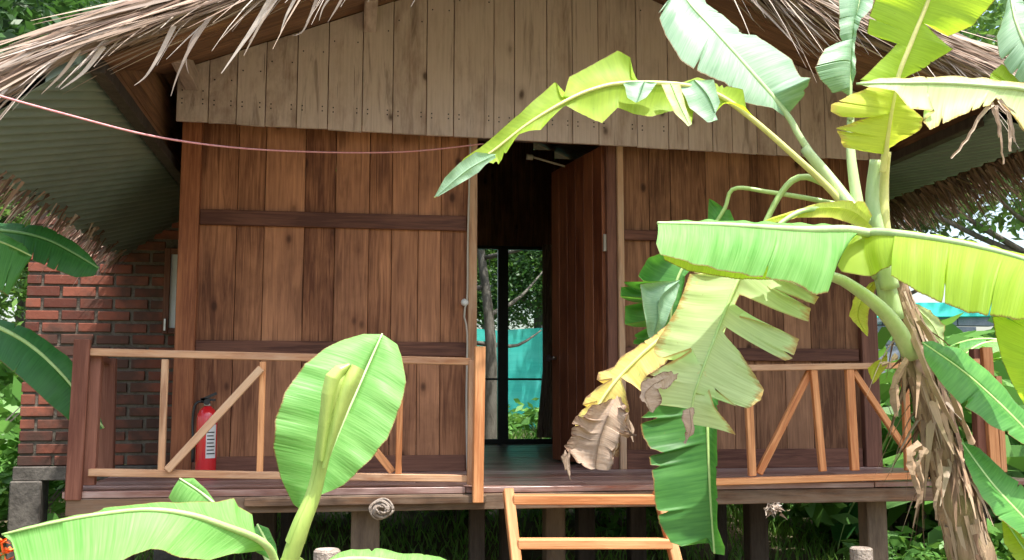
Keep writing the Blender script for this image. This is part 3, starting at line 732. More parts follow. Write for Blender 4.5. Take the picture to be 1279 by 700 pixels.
m = MB(); C = catmull([(fb.x - .01, fb.y, DZ + .385), (fb.x - .055, fb.y - .01, DZ + .38), (fb.x - .07, fb.y - .01, DZ + .30), (fb.x - .063, fb.y - .02, DZ + .18), (fb.x - .062, fb.y - .015, DZ + .08)], 20)
m.tube(C, [.007] * 14 + [.009] * 6, 8); m.build('hose', M['black'], fe, True)
m = MB(); K = 10     # curved paper label facing right of front, with printed lines
def lab(a0, a1, z0, z1, off):
    for i in range(K):
        a, b = a0 + (a1 - a0) * i / K, a0 + (a1 - a0) * (i + 1) / K
        q = [(fb.x + (rb + off) * math.cos(t), fb.y + (rb + off) * math.sin(t), z) for t, z in ((a, z0), (b, z0), (b, z1), (a, z1))]; m.quad(q, [(0, 0)] * 4)
lab(rad(-85), rad(-25), DZ + .10, DZ + .27, .001); lo = m.build('paper_label', M['white'], fe)
m = MB()
for k in range(7): lab(rad(-80), rad(-32 - (k * 7) % 12), DZ + .12 + k * .018, DZ + .126 + k * .018, .002)
m.build('print', M['black'], lo)

# red string
m = MB(); C = catmull([P(-60, 100, 3.8), P(0, 120, 3.9), P(90, 145, 4.0), P(180, 168, 4.2), P(260, 181, 4.5), P(340, 188, 4.9), P(440, 191, 5.3), P(520, 189, 5.5), P(604, 180, 5.72)], 80)
m.tube(C, [.0042] * 80, 6); tag(m.build('string', M['string'], None, True), 'thin pinkish red string stretched across the front of the hut', 'string')

# coil tied under the deck edge, dry clump, stakes
m = MB(); c = P(477, 636, 4.72)
for k in range(9):
    r0 = .042 - .0035 * k; ph = R.uniform(0, 6)
    pts = [c + Vector((r0 * 1.25 * math.cos(a), -.003 * k + .012 * math.sin(a * 2 + ph), r0 * math.sin(a) + .004 * math.sin(3 * a + ph))) for a in [2 * math.pi * i / 24 for i in range(25)]]
    m.tube(pts, [.0045] * 25, 6)
tag(m.build('rope_coil', M['rubble'], None, True), 'small grey coil of rope tied under the deck edge', 'rope')
m = MB(); c = P(966, 637, 4.7)
for _ in range(120): m.strand(c + Vector((R.gauss(0, .014), R.gauss(0, .014), R.gauss(.01, .01))), (R.uniform(-1, 1), R.uniform(-1, .4), R.uniform(-.8, .6)), R.uniform(.012, .03), .018, .3, curl=.6, r=R.choice((.95, .66, .8)))
tag(m.build('dry_flower', M['thatch']), 'pale shrivelled dry flower head below the right side of the deck', 'flower head')
def stake(px, py, d, r_, lab_):
    c = P(px, py, d); m = lathe(c.x, c.y, [(r_ * 1.05, -.05), (r_, c.z * .5), (r_ * .98, c.z - .006), (r_ * .85, c.z), (r_ * .3, c.z - .004), (.001, c.z - .002)], 16); tag(m.build('wooden_stake', M['rubble'], None, False), lab_, 'stake')
stake(409, 686, 3.0, .038, 'pale sawn wooden stake between the young banana and the ladder'); stake(1076, 684, 4.6, .052, 'weathered stake standing in front of the right stilts')

# ================================================================== BRICK ROOM
bx0, bx1, by, bz1 = -2.17, -.96, 1.5, 2.45
br = thing('brick_outbuilding', 'dark red brick room on concrete posts behind the left of the hut', 'outbuilding', (-1.6, by, 0))
m = MB(); m.box(bx0 + .01, bx1, by + .012, by + .1, .80, bz1, 0); m.box(bx0 + .01, bx0 + .1, by + .1, by + 1.9, .80, bz1, 1); m.build('mortar', M['mortar'], br)
m = MB(); z = .795; row = 0; wx0 = -1.275
while z < bz1 - .03:
    x = bx0 - (.12 if row % 2 else 0)
    while x < bx1:
        xa, xb = max(bx0, x), min(bx1, x + .215)
        if z + .06 > 1.68 and z < 2.26 and xb > wx0: xb = min(xb, wx0)
        if xb - xa > .04: m.box(xa + R.uniform(0, .004), xb - R.uniform(0, .004), by + R.uniform(-.004, .004), by + .09, z + R.uniform(0, .004), z + .064 + R.uniform(-.004, .003), 0)
        x += .232
    y = by + (.1 if row % 2 else 0) + .095
    while y < by + 1.9: m.box(bx0 - .004 + R.uniform(-.003, .003), bx0 + .08, y, y + .21, z, z + .064, 1); y += .232
    z += .081; row += 1
m.build('brick_wall', M['brick'], br, bevel=.004)
m = MB(); m.box(bx0 - .02, bx1, by - .02, by + .12, .70, .792, 0); m.build('concrete_beam', M['concrete'], br, bevel=.006)
for px in (33, 215): c = P(px, 620, by - CY); m = MB(); m.box(c.x - .1, c.x + .1, by - .03, by + .16, -.05, .70, 2); m.build('concrete_post', M['concrete'], br, bevel=.01)
m = MB()
for (x0, x1, z0, z1, ax) in ((-1.275, -1.235, 1.68, 2.27, 2), (-1.0, -.96, 1.68, 2.27, 2), (-1.235, -1.0, 1.68, 1.72, 0), (-1.235, -1.0, 2.23, 2.27, 0)): m.box(x0, x1, by - .03, by + .05, z0, z1, ax)
wo = m.build('window', M['band'], br, bevel=.003)
m = MB(); m.box(-1.235, -1.0, by - .006, by + .002, 1.72, 2.23, 2); m.build('pane', M['pane'], wo)
m = MB(); m.box(-1.262, -1.25, by - .045, by - .032, 1.70, 1.78, 2); m.build('latch', M['steel'], wo)

# ================================================================== BACKGROUND
# shade net fence
A = Vector((-3, 9.6)); B = Vector((7.5, 10.6))
nf = thing('net_fence', 'turquoise shade net fence strung between posts behind the hut', 'fence', (1.5, 10, 0))
m = MB(); K = 90
for i in range(K + 1):
    t = i / K; x = A.x + (B.x - A.x) * t; y = A.y + (B.y - A.y) * t + .05 * math.sin(t * 55) + .03 * math.sin(t * 21) + .03 * math.sin(t * 130)
    for z in (0.6, 1.2, 1.8, 2.33 + .02 * math.sin(t * 47)): m.v.append((x, y + .02 * math.sin(z * 5 + t * 30), z))
for i in range(K):
    for q in range(3): a = 4 * i + q; m.f.append((a, a + 4, a + 5, a + 1)); m.r.append(.5); m.uv += [(0, 0)] * 4
m.build('net', M['net'], nf, True)
for i in range(8):
    t = i / 7; p = A.lerp(B, t); m = MB(); m.tube([(p.x, p.y + .08, .2), (p.x, p.y + .08, 2.4)], [.035, .03], 8); m.build('post', M['bark'], nf, True)

def leafcloud(m, c, rad_, n_, ls, clump=1., flat=.8, rng=R):
    K = max(4, int(n_ / 45)); cl = []
    for _ in range(K):
        v = Vector((rng.gauss(0, 1), rng.gauss(0, 1), rng.gauss(0, 1))).normalized() * rng.uniform(.35, 1) ** .6
        cl.append((c + Vector((v.x * rad_[0], v.y * rad_[1], v.z * rad_[2])), rng.uniform(.16, .34) * clump * sum(rad_) / 3, rng.random()))
    for q in range(n_):
        cc, rr_, tone = rng.choice(cl)
        p = cc + Vector((rng.gauss(0, 1), rng.gauss(0, 1), rng.gauss(0, .8))) * rr_ * .6
        a = Vector((rng.uniform(-1, 1), rng.uniform(-1, 1), rng.uniform(-.8, .3))).normalized(); b = a.cross(Vector((rng.uniform(-1, 1), rng.uniform(-1, 1), rng.uniform(-.2, 1)))).normalized()
        L = ls * rng.uniform(.6, 1.3); w = L * .42
        m.quad((p, p + a * L * .5 + b * w * .5, p + a * L, p + a * L * .5 - b * w * .5), [(0, 0)] * 4, min(1, max(0, tone * .6 + rng.random() * .5)))

def make_tree(name, label, loc, h, cr, n_, ls, mat, group=None, seed=1, trunk_h=.45, tr=.12):
    rg = random.Random(seed); t = thing(name, label, 'tree', (0, 0, 0), group)
    m = MB(); top = Vector((rg.uniform(-.3, .3), rg.uniform(-.3, .3), h * .85)); C = catmull([(0, 0, -.2), (rg.uniform(-.1, .1), 0, h * .3), (top.x * .6, top.y, h * .6), top], 14)
    m.tube(C, [tr * (1 - .75 * i / 13) for i in range(14)], 9)
    for k in range(11):
        i = rg.randrange(5, 13); a = rg.uniform(0, 6.3); L = cr * rg.uniform(.6, 1.1); b = C[i]
        e = b + Vector((math.cos(a) * L, math.sin(a) * L, L * rg.uniform(.1, .7))); m.tube(catmull([b, b.lerp(e, .5) + Vector((0, 0, -.1)), e], 7), [tr * .35 * (1 - .8 * j / 6) for j in range(7)], 6)
    m.build('trunk', M['bark'], t, True)
    m = MB(); leafcloud(m, Vector((0, 0, h * (trunk_h + 1) / 2)), (cr, cr, h * (1 - trunk_h) / 2), n_, ls, rng=rg); m.build('crown', M[mat], t)
    t.location = loc; return t
def retree(src, loc, rz, s, label, mat=None):
    c = copy_tree(src); c.location = loc; c.rotation_euler = (0, 0, rz); c.scale = (s, s, s); c['label'] = label; return c
TG = 'trees round the hut'
ta = make_tree('tree', 'dark leafy tree rising behind the left end of the thatch', (-4.2, 4.5, .2), 6.5, 2.2, 11000, .17, 'tree_a', TG, 3)
tb = make_tree('tree', 'bright green tree rising behind the right end of the thatch', (7.8, 4.5, .2), 6.6, 2.4, 11000, .16, 'tree_b', TG, 8)
ts = make_tree('tree', 'grey trunked tree just outside the rear glass door', (P(611, 400, 11.6).x, 5.7, .4), 4.8, 1.4, 4200, .13, 'tree_b', TG, 21, .62, .09)
spots = [(tb, (-3.6, 3.9, .2), .7, .56, 'small bright tree filling the gap left of the brick room'), (ta, (-4.6, 5.2, .3), 2.9, .7, 'dark small tree behind the left edge plants'), (ta, (-3.6, 6.2, .3), 4.1, .8, 'dark tree close behind the brick room'), (tb, (-5.0, .6, 0), 2.2, .62, 'small bright tree at the left edge beyond the brick room'),  (ta, (2.3, 12.2, .9), 2.0, .56, 'dark tree just beyond the net fence'), (tb, (3.4, 12.8, .9), 2.9, .58, 'low bright tree just beyond the net fence, right of the dark one'), (tb, (1.5, 12.0, .9), .9, .55, 'low bright tree just beyond the net fence, left of the dark one'),
         (ta, (-6.5, 2.5, 0), 1.1, 1.0, 'tree at the left edge of the photo behind the banana leaves'), (ta, (-2.4, 8, .3), 2.5, 1.1, 'tall dark tree behind the brick room'),
         (ta, (-8, 8, .3), .5, 1.2, 'far dark tree beyond the left end of the hut'), (tb, (5.6, 8.5, .4), 1.4, 1.05, 'far tree behind the right side of the thatch'),
         (ta, (10, 2, .1), 2.0, 1.05, 'tree standing beyond the right edge of the photo'), (ta, (8.3, 9.5, .5), 4.0, 1.1, 'dark tree behind the bright green tree on the right'),
         (ta, (3.4, 13, .9), 3.0, 1.0, 'tree behind the net fence seen right through the glass door'), (tb, (.6, 13.5, .9), .8, .9, 'tree behind the net fence seen left through the glass door'),
         (tb, (-5.2, 12, .9), 5.0, 1.1, 'tree far behind the brick room'), (ta, (-10, -1, 0), .3, 1.1, 'tree well to the left of the hut'), (tb, (12, -2, 0), 3.3, 1.1, 'tree well to the right of the hut'),
         (ta, (6, 15, .9), 1.9, 1.2, 'farthest tree beyond the net fence')]
for s_, l_, rz, sc_, lb in spots: retree(s_, l_, rz, sc_, lb)
lm = MB(); lm.tube([P(611, 690, 10.6), P(612, 540, 10.6), P(610, 420, 10.6), P(606, 320, 10.6), P(600, 240, 10.6)], [.085, .075, .065, .06, .05], 10)

# understorey shrubs
def make_shrub(label, loc, n_=700, ls=.09, rr_=.4, seed=1, h=.55):
    rg = random.Random(seed); t = thing('shrub', label, 'shrub', (0, 0, 0), 'shrubs round and behind the hut')
    m = MB()
    for k in range(9):
        a = rg.uniform(0, 6.3); m.strand((0, 0, -.03), (math.cos(a) * .6, math.sin(a) * .6, 1), h * 1.2, .02, .2)
    m.build('stems', M['bark'], t)
    m = MB(); leafcloud(m, Vector((0, 0, h * .55)), (rr_, rr_, h * .5), n_, ls, 1.2, rng=rg); m.build('leaves', M['shrub'], t); t.location = loc; return t
s1 = make_shrub('shrub in the shade under the middle of the hut', (.9, 3.2, .15), seed=4)
s2 = make_shrub('broad leaved shrub under the right side of the hut', (2.3, 2.6, .12), 500, .14, .45, 9)
places = []
for (px, d, k) in ((1128, 7.4, 2.3), (1160, 7.6, 2.6), (1190, 8.0, 2.7), (1225, 7.7, 2.7), (1262, 8.3, 3.0), (1290, 7.4, 2.6)): places.append((s2, P(px, 500, d).x, CY + d, k, 'leafy bush standing right behind the deck posts at the right'))
for (x, y, k) in ((-3.3, 2.6, 2.6), (-3.0, 4.6, 3.0), (-4.2, 3.4, 3.0), (-2.9, .9, 1.6)): places.append((s1, x, y, k, 'tall bush filling the gap between brick room and the left edge'))
for (x, y, k) in ((4.9, 3.0, 1.5), (5.9, 2.9, 2.4), (6.8, 3.6, 3.0), (4.3, 3.4, 2.2), (7.4, 1.4, 2.2), (5.4, 1.0, 1.6)): places.append((s2, x, y, k, 'tall broad leaved bush before the grey block wall'))
for i in range(9): places.append((s1 if i % 2 else s2, -1 + i * .95 + R.uniform(-.2, .2), R.uniform(7.6, 8.8), R.uniform(1.0, 1.3), 'bush of the hedge in front of the net fence, seen between house and fence'))
for i in range(12): places.append((s2 if i % 2 else s1, -1.2 + i * .42, (3.2 if i % 3 else 4.4) + R.uniform(0, .5) if i > 5 else 3.3 + R.uniform(0, .4), R.uniform(.5, .7) if i < 6 else R.uniform(.7, 1), 'low bush just behind the back of the hut floor'))
for (x, y) in ((3.6, .4), (4.1, -.2), (4.5, 1.2), (3.9, 2.3), (5.2, .1), (5.6, 2.2), (4.8, -1.4), (6.2, 1.0)): places.append((s2, x, y, R.uniform(.8, 1.3), 'bush growing on the open ground right of the hut'))
for (x, y) in ((-2.7, .2), (-3.1, 1.2), (-2.5, 2.9), (-3.6, 2.2), (-3.4, -.5), (-4.2, .8)): places.append((s1, x, y, R.uniform(.9, 1.5), 'bush growing on the open ground left of the brick room'))
for (s_, x, y, k, lb) in places:
    c = copy_tree(s_); c.location = (x, y, gz(x, y)); c.rotation_euler = (0, 0, R.uniform(0, 6.3)); c.scale = (k, k, k * R.uniform(.8, 1.1)); c['label'] = lb

# grey-blue block wall and turquoise roof edge at right
bw = thing('block_wall', 'grey block wall under a turquoise sheet seen behind the banana stem', 'wall', (5.6, 3.5, 0))
m = MB(); c0 = P(1160, 432, 9.4)
z = .2; row = 0
while z < 2.0:
    x = 4.9 - (.2 if row % 2 else 0)
    while x < 5.9: m.box(x, x + .385, 3.5, 3.6, z, z + .185, 0); x += .395
    z += .195; row += 1
m.build('blocks', M['bluebrick'], bw, bevel=.004)
m = MB(); m.board((4.8, 3.4, 2.08), (6.3, 3.5, 2.12), .14, .03, (0, -1, .2)); m.build('turquoise_sheet', M['net'], bw)

# ------------------------------------------------------------------ generic banana plants
def wleaf(parent, base, az, L, w, lift, droop, mat, rib='rib', seed=0, tears=6):
    rg = random.Random(seed); N = 40; d = Vector((math.cos(az), math.sin(az), 0)); C = []
    for i in range(N):
        t = i / (N - 1); C.append(base + d * L * (t * (1 - .25 * t)) + Vector((0, 0, L * (lift * t - droop * t * t))))
    m = MB(); side = d.cross(Vector((0, 0, 1)))
    tear = sorted(rg.random() for _ in range(tears)); drp = [rg.uniform(.1, .9) for _ in range(tears + 1)]
    for sg in (-1, 1):
        prev = None
        for i in range(int(N * .22), N):
            t = i / (N - 1); s_ = (t - .22) / .78; ww = w * math.sin(math.pi * min(1, s_ * 1.02 + .02)) ** .55 * (1 if s_ < .98 else .2)
            k = sum(1 for q in tear if q < s_); row = []
            for j in range(5):
                v = j / 4; row.append(C[i] + side * sg * ww * v * (1 - .25 * drp[k] * v) + Vector((0, 0, -ww * v * v * drp[k] + .12 * ww * v)) + d * .1 * ww * v)
            if prev and prev[1] == k:
                for j in range(4): m.quad((prev[0][j], prev[0][j + 1], row[j + 1], row[j]), [(t * 1.4 + seed, j / 4), (t * 1.4 + seed, (j + 1) / 4), (t * 1.4 + .03 + seed, (j + 1) / 4), (t * 1.4 + .03 + seed, j / 4)])
            elif prev: m.quad((prev[0][0], prev[0][1], row[1], row[0]), [(t, 0), (t, .2), (t + .03, .2), (t + .03, 0)])
            prev = (row, k)
    o = m.build('leaf', M[mat], parent, True); t = MB(); t.tube(C[::2] + [C[-1]], [.018 * (1 - .85 * i / 20) for i in range(21)], 7); t.build('midrib', M[rib], o, True)
def banana(label, x, y, h, nl, seed, mats, L=1.1, group='smaller banana plants round the hut'):
    rg = random.Random(seed); z0 = gz(x, y); t = thing('banana_plant', label, 'banana plant', (0, 0, 0), group)
    m = MB(); top = Vector((x + rg.uniform(-.08, .08), y, z0 + h)); m.tube(catmull([(x, y, z0 - .05), (x + .02, y, z0 + h * .5), top], 12), [.085 - .045 * i / 11 for i in range(12)], 12); m.build('stem', M['stem'], t, True)
    for i in range(nl):
        wleaf(t, top + Vector((0, 0, -.02 * i)), i * 2.4 + rg.uniform(-.3, .3), L * rg.uniform(.8, 1.15), .17 * rg.uniform(.8, 1.2), rg.uniform(.5, .95), rg.uniform(.5, .95), rg.choice(mats), seed=seed * 10 + i)
    return t
banana('pale leaved banana plant behind the main one, right of the hut', 4.75, .6, 1.55, 8, 3, ['lf_pale', 'lf_fresh', 'lf_mid'], 1.25)
banana('banana plant at the far right edge by the block wall', 6.0, 1.6, 1.4, 7, 5, ['lf_mid', 'lf_fresh'], 1.2)
banana('low banana plant among the shrubs beyond the right end of the deck', 4.2, 1.7, .5, 6, 12, ['lf_mid', 'lf_dark'], .9)
banana('banana plant left of the brick room', -3.2, .2, 1.0, 7, 7, ['lf_mid', 'lf_dark', 'lf_fresh'], 1.1)
banana('tall banana plant at the far left of the photo', -3.9, 1.6, 1.7, 8, 9, ['lf_dark', 'lf_mid'], 1.3)

# ================================================================== MAIN BANANA PLANT
bp = thing('banana_plant', 'large banana plant with torn yellowing leaves and brown stem in front of the deck', 'banana plant', P(1290, 985, 3.3))
st = catmull([P(1288, 985, 3.3), P(1262, 850, 3.3), P(1215, 700, 3.3), P(1192, 610, 3.3), P(1168, 520, 3.3), P(1146, 440, 3.3), P(1122, 370, 3.3), P(1098, 300, 3.3)], 60)
w_ = [.088, .083, .078, .073, .066, .056, .045, .034]
def wr(i, n_=60):
    q = i / (n_ - 1) * 7; k = min(6, int(q)); return w_[k] + (w_[k + 1] - w_[k]) * (q - k)
m = MB(); m.tube(st, [wr(i) * (1 + .05 * math.sin(i * 1.3)) for i in range(60)], 20)
pm = []
for i, v in enumerate(m.v):
    a = (i % 20); v = Vector(v); c = st[min(59, i // 20)]; pm.append(tuple(c + (v - c) * (1 + .10 * math.sin(a * 2.5 + i * .004) + .12 * noise.noise(v * 11))))
m.v = pm; stem = m.build('stem', M['stem'], bp, True)
sh = MB()       # dry sheaths clinging to and peeling off the stem
for _ in range(620):
    i = R.randrange(4, 54); c = st[i]; a = R.uniform(0, 6.3); tn = (st[i] - st[i - 1]).normalized()
    o1 = tn.cross(Vector((0, 1, 0))).normalized(); o2 = tn.cross(o1); off = (o1 * math.cos(a) + o2 * math.sin(a))
    p = c + off * wr(i) * 1.04; sh.strand(p, -tn + off * R.uniform(-.08, .04), R.uniform(.1, .26), R.uniform(.006, .024), R.uniform(0, .04), off, seg=5, curl=.06)
for _ in range(110):        # ragged collar
    i = R.randrange(33, 50); c = st[i]; a = R.uniform(0, 6.3); off = Vector((math.cos(a), math.sin(a), 0)); p = c + off * wr(i)
    sh.strand(p, off * .5 + Vector((0, 0, R.uniform(-1.2, -.2))), R.uniform(.05, .17), R.uniform(.015, .035), R.uniform(.3, 1.2), off, seg=6, curl=.35)
for path, w in (([(1148, 400), (1165, 425), (1180, 470), (1205, 530), (1215, 555)], .03), ([(1130, 395), (1145, 430), (1165, 480), (1195, 540)], .025), ([(1150, 556), (1138, 565), (1140, 590), (1148, 615), (1143, 634)], .035), ([(1156, 560), (1147, 580), (1152, 605), (1150, 628)], .02), ([(1168, 560), (1175, 590), (1168, 630), (1170, 650)], .018), ([(1133, 450), (1118, 480), (1120, 520)], .03), ([(1120, 445), (1112, 452), (1100, 456)], .012)):
    C = catmull([P(x, y, 3.2 - .01 * i) for i, (x, y) in enumerate(path)], 16); r = R.choice((.3, .42, .7)); i0 = len(sh.v)
    for i, c in enumerate(C):
        tn = (C[min(15, i + 1)] - C[max(0, i - 1)]).normalized(); ww = tn.cross(Vector((.1, -1, .1))).normalized() * w * .5 * (1 - .5 * (i / 15)) + Vector(noise.noise_vector(c * 30)) * .014
        sh.v += [tuple(c - ww), tuple(c + Vector((0, -.012, 0))), tuple(c + ww)]
    for i in range(15):
        for q in (0, 1): a = i0 + 3 * i + q; sh.f.append((a, a + 1, a + 4, a + 3)); sh.r.append(r); sh.uv += [(i * .05, 0), (i * .05, .05), (i * .05 + .05, .05), (i * .05 + .05, 0)]
sh.build('dry_sheath', M['sheath'], stem)

petiole(bp, [(1140, 445, 3.24), (1122, 412, 3.2), (1100, 385, 3.18), (1068, 360, 3.18), (1040, 346, 3.2), (980, 336, 3.22)], .034, .013, 'rib_pale')
petiole(bp, [(1118, 400, 3.3), (1100, 330, 3.3), (1075, 280, 3.35), (1045, 235, 3.45), (1005, 185, 3.5)], .045, .020, 'rib_pale')
petiole(bp, [(1100, 345, 3.28), (1078, 285, 3.38), (1064, 200, 3.43), (1063, 140, 3.45)], .03, .013, 'rib_pale')
petiole(bp, [(1112, 360, 3.25), (1098, 300, 3.22), (1090, 250, 3.22), (1094, 200, 3.2)], .034, .020, 'rib_pale'); petiole(bp, [(1120, 350, 3.27), (1105, 290, 3.25), (1104, 230, 3.25), (1108, 190, 3.22)], .03, .016, 'rib_yellow')

# upper pale leaf over the thatch
leaf(bp, [(1040, 232, 3.48), (1000, 172, 3.5), (983, 143, 3.52), (934, 85, 3.55), (894, 40, 3.6), (855, -5, 3.7), (830, -60, 3.8)],
     [(985, 148), (965, 136, -.03), (930, 128, -.05), (905, 103, -.06), (875, 92, -.08), (850, 75, -.08), (832, 45, -.08), (822, 18, -.06), (840, 0, -.04), (835, -40), (830, -60)],
     [(990, 150), (985, 143, .02), (1005, 120, -.05), (1014, 97, -.1), (1001, 97, .02), (990, 75, .05), (966, 58, .06), (945, 44, .06), (928, 45, .06), (921, 33, .06), (900, 17, .06), (883, 5, .05), (870, -30), (830, -60)], M['lf_pale'], 'rib_pale', .017, .004, seed=1)
# long arching leaf that ends before the doorway
leaf(bp, [(1088, 300, 3.4), (1040, 240, 3.43), (985, 188, 3.42), (935, 145, 3.4), (895, 118, 3.36), (850, 106, 3.33), (780, 104, 3.3), (740, 112, 3.28), (706, 127, 3.26), (660, 155, 3.26), (615, 190, 3.28), (575, 217, 3.3), (543, 247, 3.33)],
     [(935, 143), (928, 112, .02), (900, 106, .03), (872, 96, .04), (850, 104, .02), (800, 101, .02), (789, 100, .0), (788, 72, .03), (772, 63, .05), (745, 78, .05), (711, 96, .04), (705, 120, 0), (702, 124, 0), (694, 102, .04), (668, 124, .03), (650, 142, .02), (640, 150, .02), (600, 185, .02), (580, 198, .02), (556, 222, .01), (543, 247)],
     [(945, 150), (930, 132, -.02), (912, 128, -.02), (902, 130, -.03), (886, 152, -.06), (872, 130, -.03), (868, 125, -.01), (864, 158, -.08), (852, 140, -.04), (845, 138, -.02), (815, 146, -.03), (790, 143, -.03), (772, 135, -.03), (753, 154, -.04), (742, 150, -.03), (720, 140, -.02), (706, 132, 0), (688, 148, -.02), (676, 163, -.03), (662, 164, -.03), (648, 168, -.02), (622, 207, -.02), (604, 201, -.02), (600, 214, -.02), (575, 228, -.01), (548, 245), (543, 247)],
     M['lf_yg'], 'rib_yellow', .016, .003, seed=2, N=190)
leaf(bp, [(868, 100, 3.33), (885, 120, 3.3), (897, 150, 3.28)], [(868, 100), (848, 106), (862, 135), (884, 153), (890, 152)], [(868, 100), (892, 100), (900, 128), (890, 152)], M['lf_pale'], None, seed=31, N=40, name='leaf_fold')
leaf(bp, [(805, 102, 3.28), (800, 118, 3.25), (796, 128, 3.24)], [(805, 102), (779, 103), (784, 122), (794, 128)], [(805, 102), (822, 103), (808, 122), (796, 128)], M['lf_pale'], None, seed=32, N=40, name='leaf_fold')
leaf(bp, [(838, 104, 3.28), (848, 128, 3.24), (862, 157, 3.2)], [(838, 104), (826, 105), (842, 140), (860, 158)], [(838, 104), (850, 104), (856, 130), (865, 155)], M['lf_torn'], None, seed=33, N=40, name='leaf_fold')
leaf(bp, [(620, 193, 3.25), (585, 212, 3.26), (545, 246, 3.28)], [(620, 193), (595, 190), (575, 203), (556, 222), (543, 246)], [(620, 197), (607, 206), (598, 216), (575, 230), (547, 246)], M['lf_pale'], None, seed=34, N=50, name='leaf_fold')
# narrow upright leaf, half rolled
leaf(bp, [(1063, 150, 3.43), (1062, 110, 3.42), (1066, 50, 3.45), (1078, -20, 3.5)], [(1062, 120), (1052, 114, -.03), (1040, 117, -.05), (1025, 100, -.07), (1018, 85, -.08), (1030, 62, -.06), (1045, 54, -.04), (1058, 62, -.0), (1049, 45, -.02), (1048, 0, -.03), (1052, -20)],
     [(1064, 110), (1070, 90, -.03), (1068, 55, -.02), (1074, 28, -.05), (1090, 10, -.06), (1094, -10, -.05), (1090, -20)], M['lf_pale'], 'rib_pale', .011, .004, seed=3, arch=.6)
# tall yellow-green leaf, back-lit
leaf(bp, [(1105, 200, 3.2), (1118, 110, 3.12), (1140, 50, 3.08), (1160, 0, 3.05), (1180, -60, 3.0)], [(1114, 125), (1100, 104, -.01), (1073, 101, -.03), (1084, 92, -.02), (1108, 68, 0), (1122, 54, .0), (1100, 48, .02), (1083, 42, .03), (1086, 20, .03), (1093, 0, .03), (1105, -40), (1140, -60)],
     [(1120, 112), (1128, 99, .02), (1150, 88, .03), (1191, 62, .05), (1170, 45, .03), (1154, 28, .01), (1170, 38, .04), (1185, 46, .05), (1216, 32, .07), (1244, 0, .08), (1250, -40, .05), (1180, -60)], M['lf_yg'], 'rib_yellow', .013, .006, seed=4)
leaf(bp, [(1103, 215, 3.18), (1112, 150, 3.1), (1122, 100, 3.05)], [(1100, 192), (1080, 189, -.02), (1054, 184, -.05), (1045, 160, -.06), (1070, 152, -.04), (1104, 139, -.0), (1066, 150, -.05), (1038, 144, -.07), (1038, 131, -.07), (1062, 119, -.04), (1090, 108, -.01), (1118, 104)],
     [(1108, 190), (1114, 183, .02), (1150, 163, .05), (1154, 148, .05), (1135, 132, .02), (1126, 112, .01), (1122, 100)], M['lf_lime'], 'rib_yellow', .012, .006, seed=5)
# big horizontal leaf
leaf(bp, [(1104, 296, 3.1), (1060, 287, 3.02), (1000, 287, 2.95), (900, 281, 2.87), (822, 279, 2.8)], [(1072, 290), (1062, 300, -.04), (1046, 330, -.08), (1034, 366, -.1), (1020, 369, -.1), (990, 353, -.1), (945, 346, -.1), (900, 338, -.1), (860, 328, -.09), (826, 318, -.07), (820, 305, -.05), (821, 292, -.02), (818, 284)],
     [(1065, 282), (1020, 280, .05), (950, 277, .05), (880, 275, .04), (824, 277, .02)], M['lf_fresh'], 'rib_pale', .018, .005, nicks=1, seed=6, slits=0, ripple=.0015)
leaf(bp, [(1060, 288, 3.06), (1000, 287, 3.0), (900, 283, 2.93), (824, 282, 2.86)], [(1050, 300), (1030, 345, .05), (975, 350, .05), (920, 349, .05), (860, 339, .05), (830, 325, .04), (824, 300, .02)], [], M['lf_yg'], None, nicks=0, seed=36, name='leaf_fold')
leaf(bp, [(1078, 292, 3.1), (1110, 291, 3.0), (1200, 304, 2.85), (1279, 324, 2.7), (1345, 350, 2.55)], [(1085, 286), (1120, 287, .05), (1200, 299, .05), (1279, 318, .05), (1340, 345, .03)],
     [(1075, 295), (1062, 300, -.03), (1045, 330, -.06), (1050, 340, -.06), (1088, 346, -.07), (1110, 334, -.05), (1125, 322, -.04), (1113, 345, -.08), (1160, 372, -.1), (1210, 391, -.1), (1279, 400, -.1), (1340, 400, -.05), (1345, 360)], M['lf_yg'], 'rib_pale', .016, .006, seed=7, ripple=.0015)
leaf(bp, [(1345, 350, 2.6), (1310, 400, 2.65), (1290, 450, 2.7), (1285, 520, 2.75)], [], [(1320, 380), (1240, 396, .02), (1244, 420, .02), (1252, 450, .02), (1264, 478, .02), (1285, 515)], M['lf_yg'], 'rib_yellow', .01, .004, seed=8)
# leaf base sweeping over the crown
leaf(bp, [(1092, 285, 3.15), (1060, 262, 3.12), (1010, 262, 3.12), (950, 278, 3.15)], [(1090, 270), (1080, 252, .02), (1050, 250, .02), (1010, 257, .02), (960, 274, .02), (945, 280)], [(1085, 290), (1070, 282), (1040, 272), (1000, 272), (960, 280)], M['lf_lime'], None, seed=9, N=60, name='leaf_base')
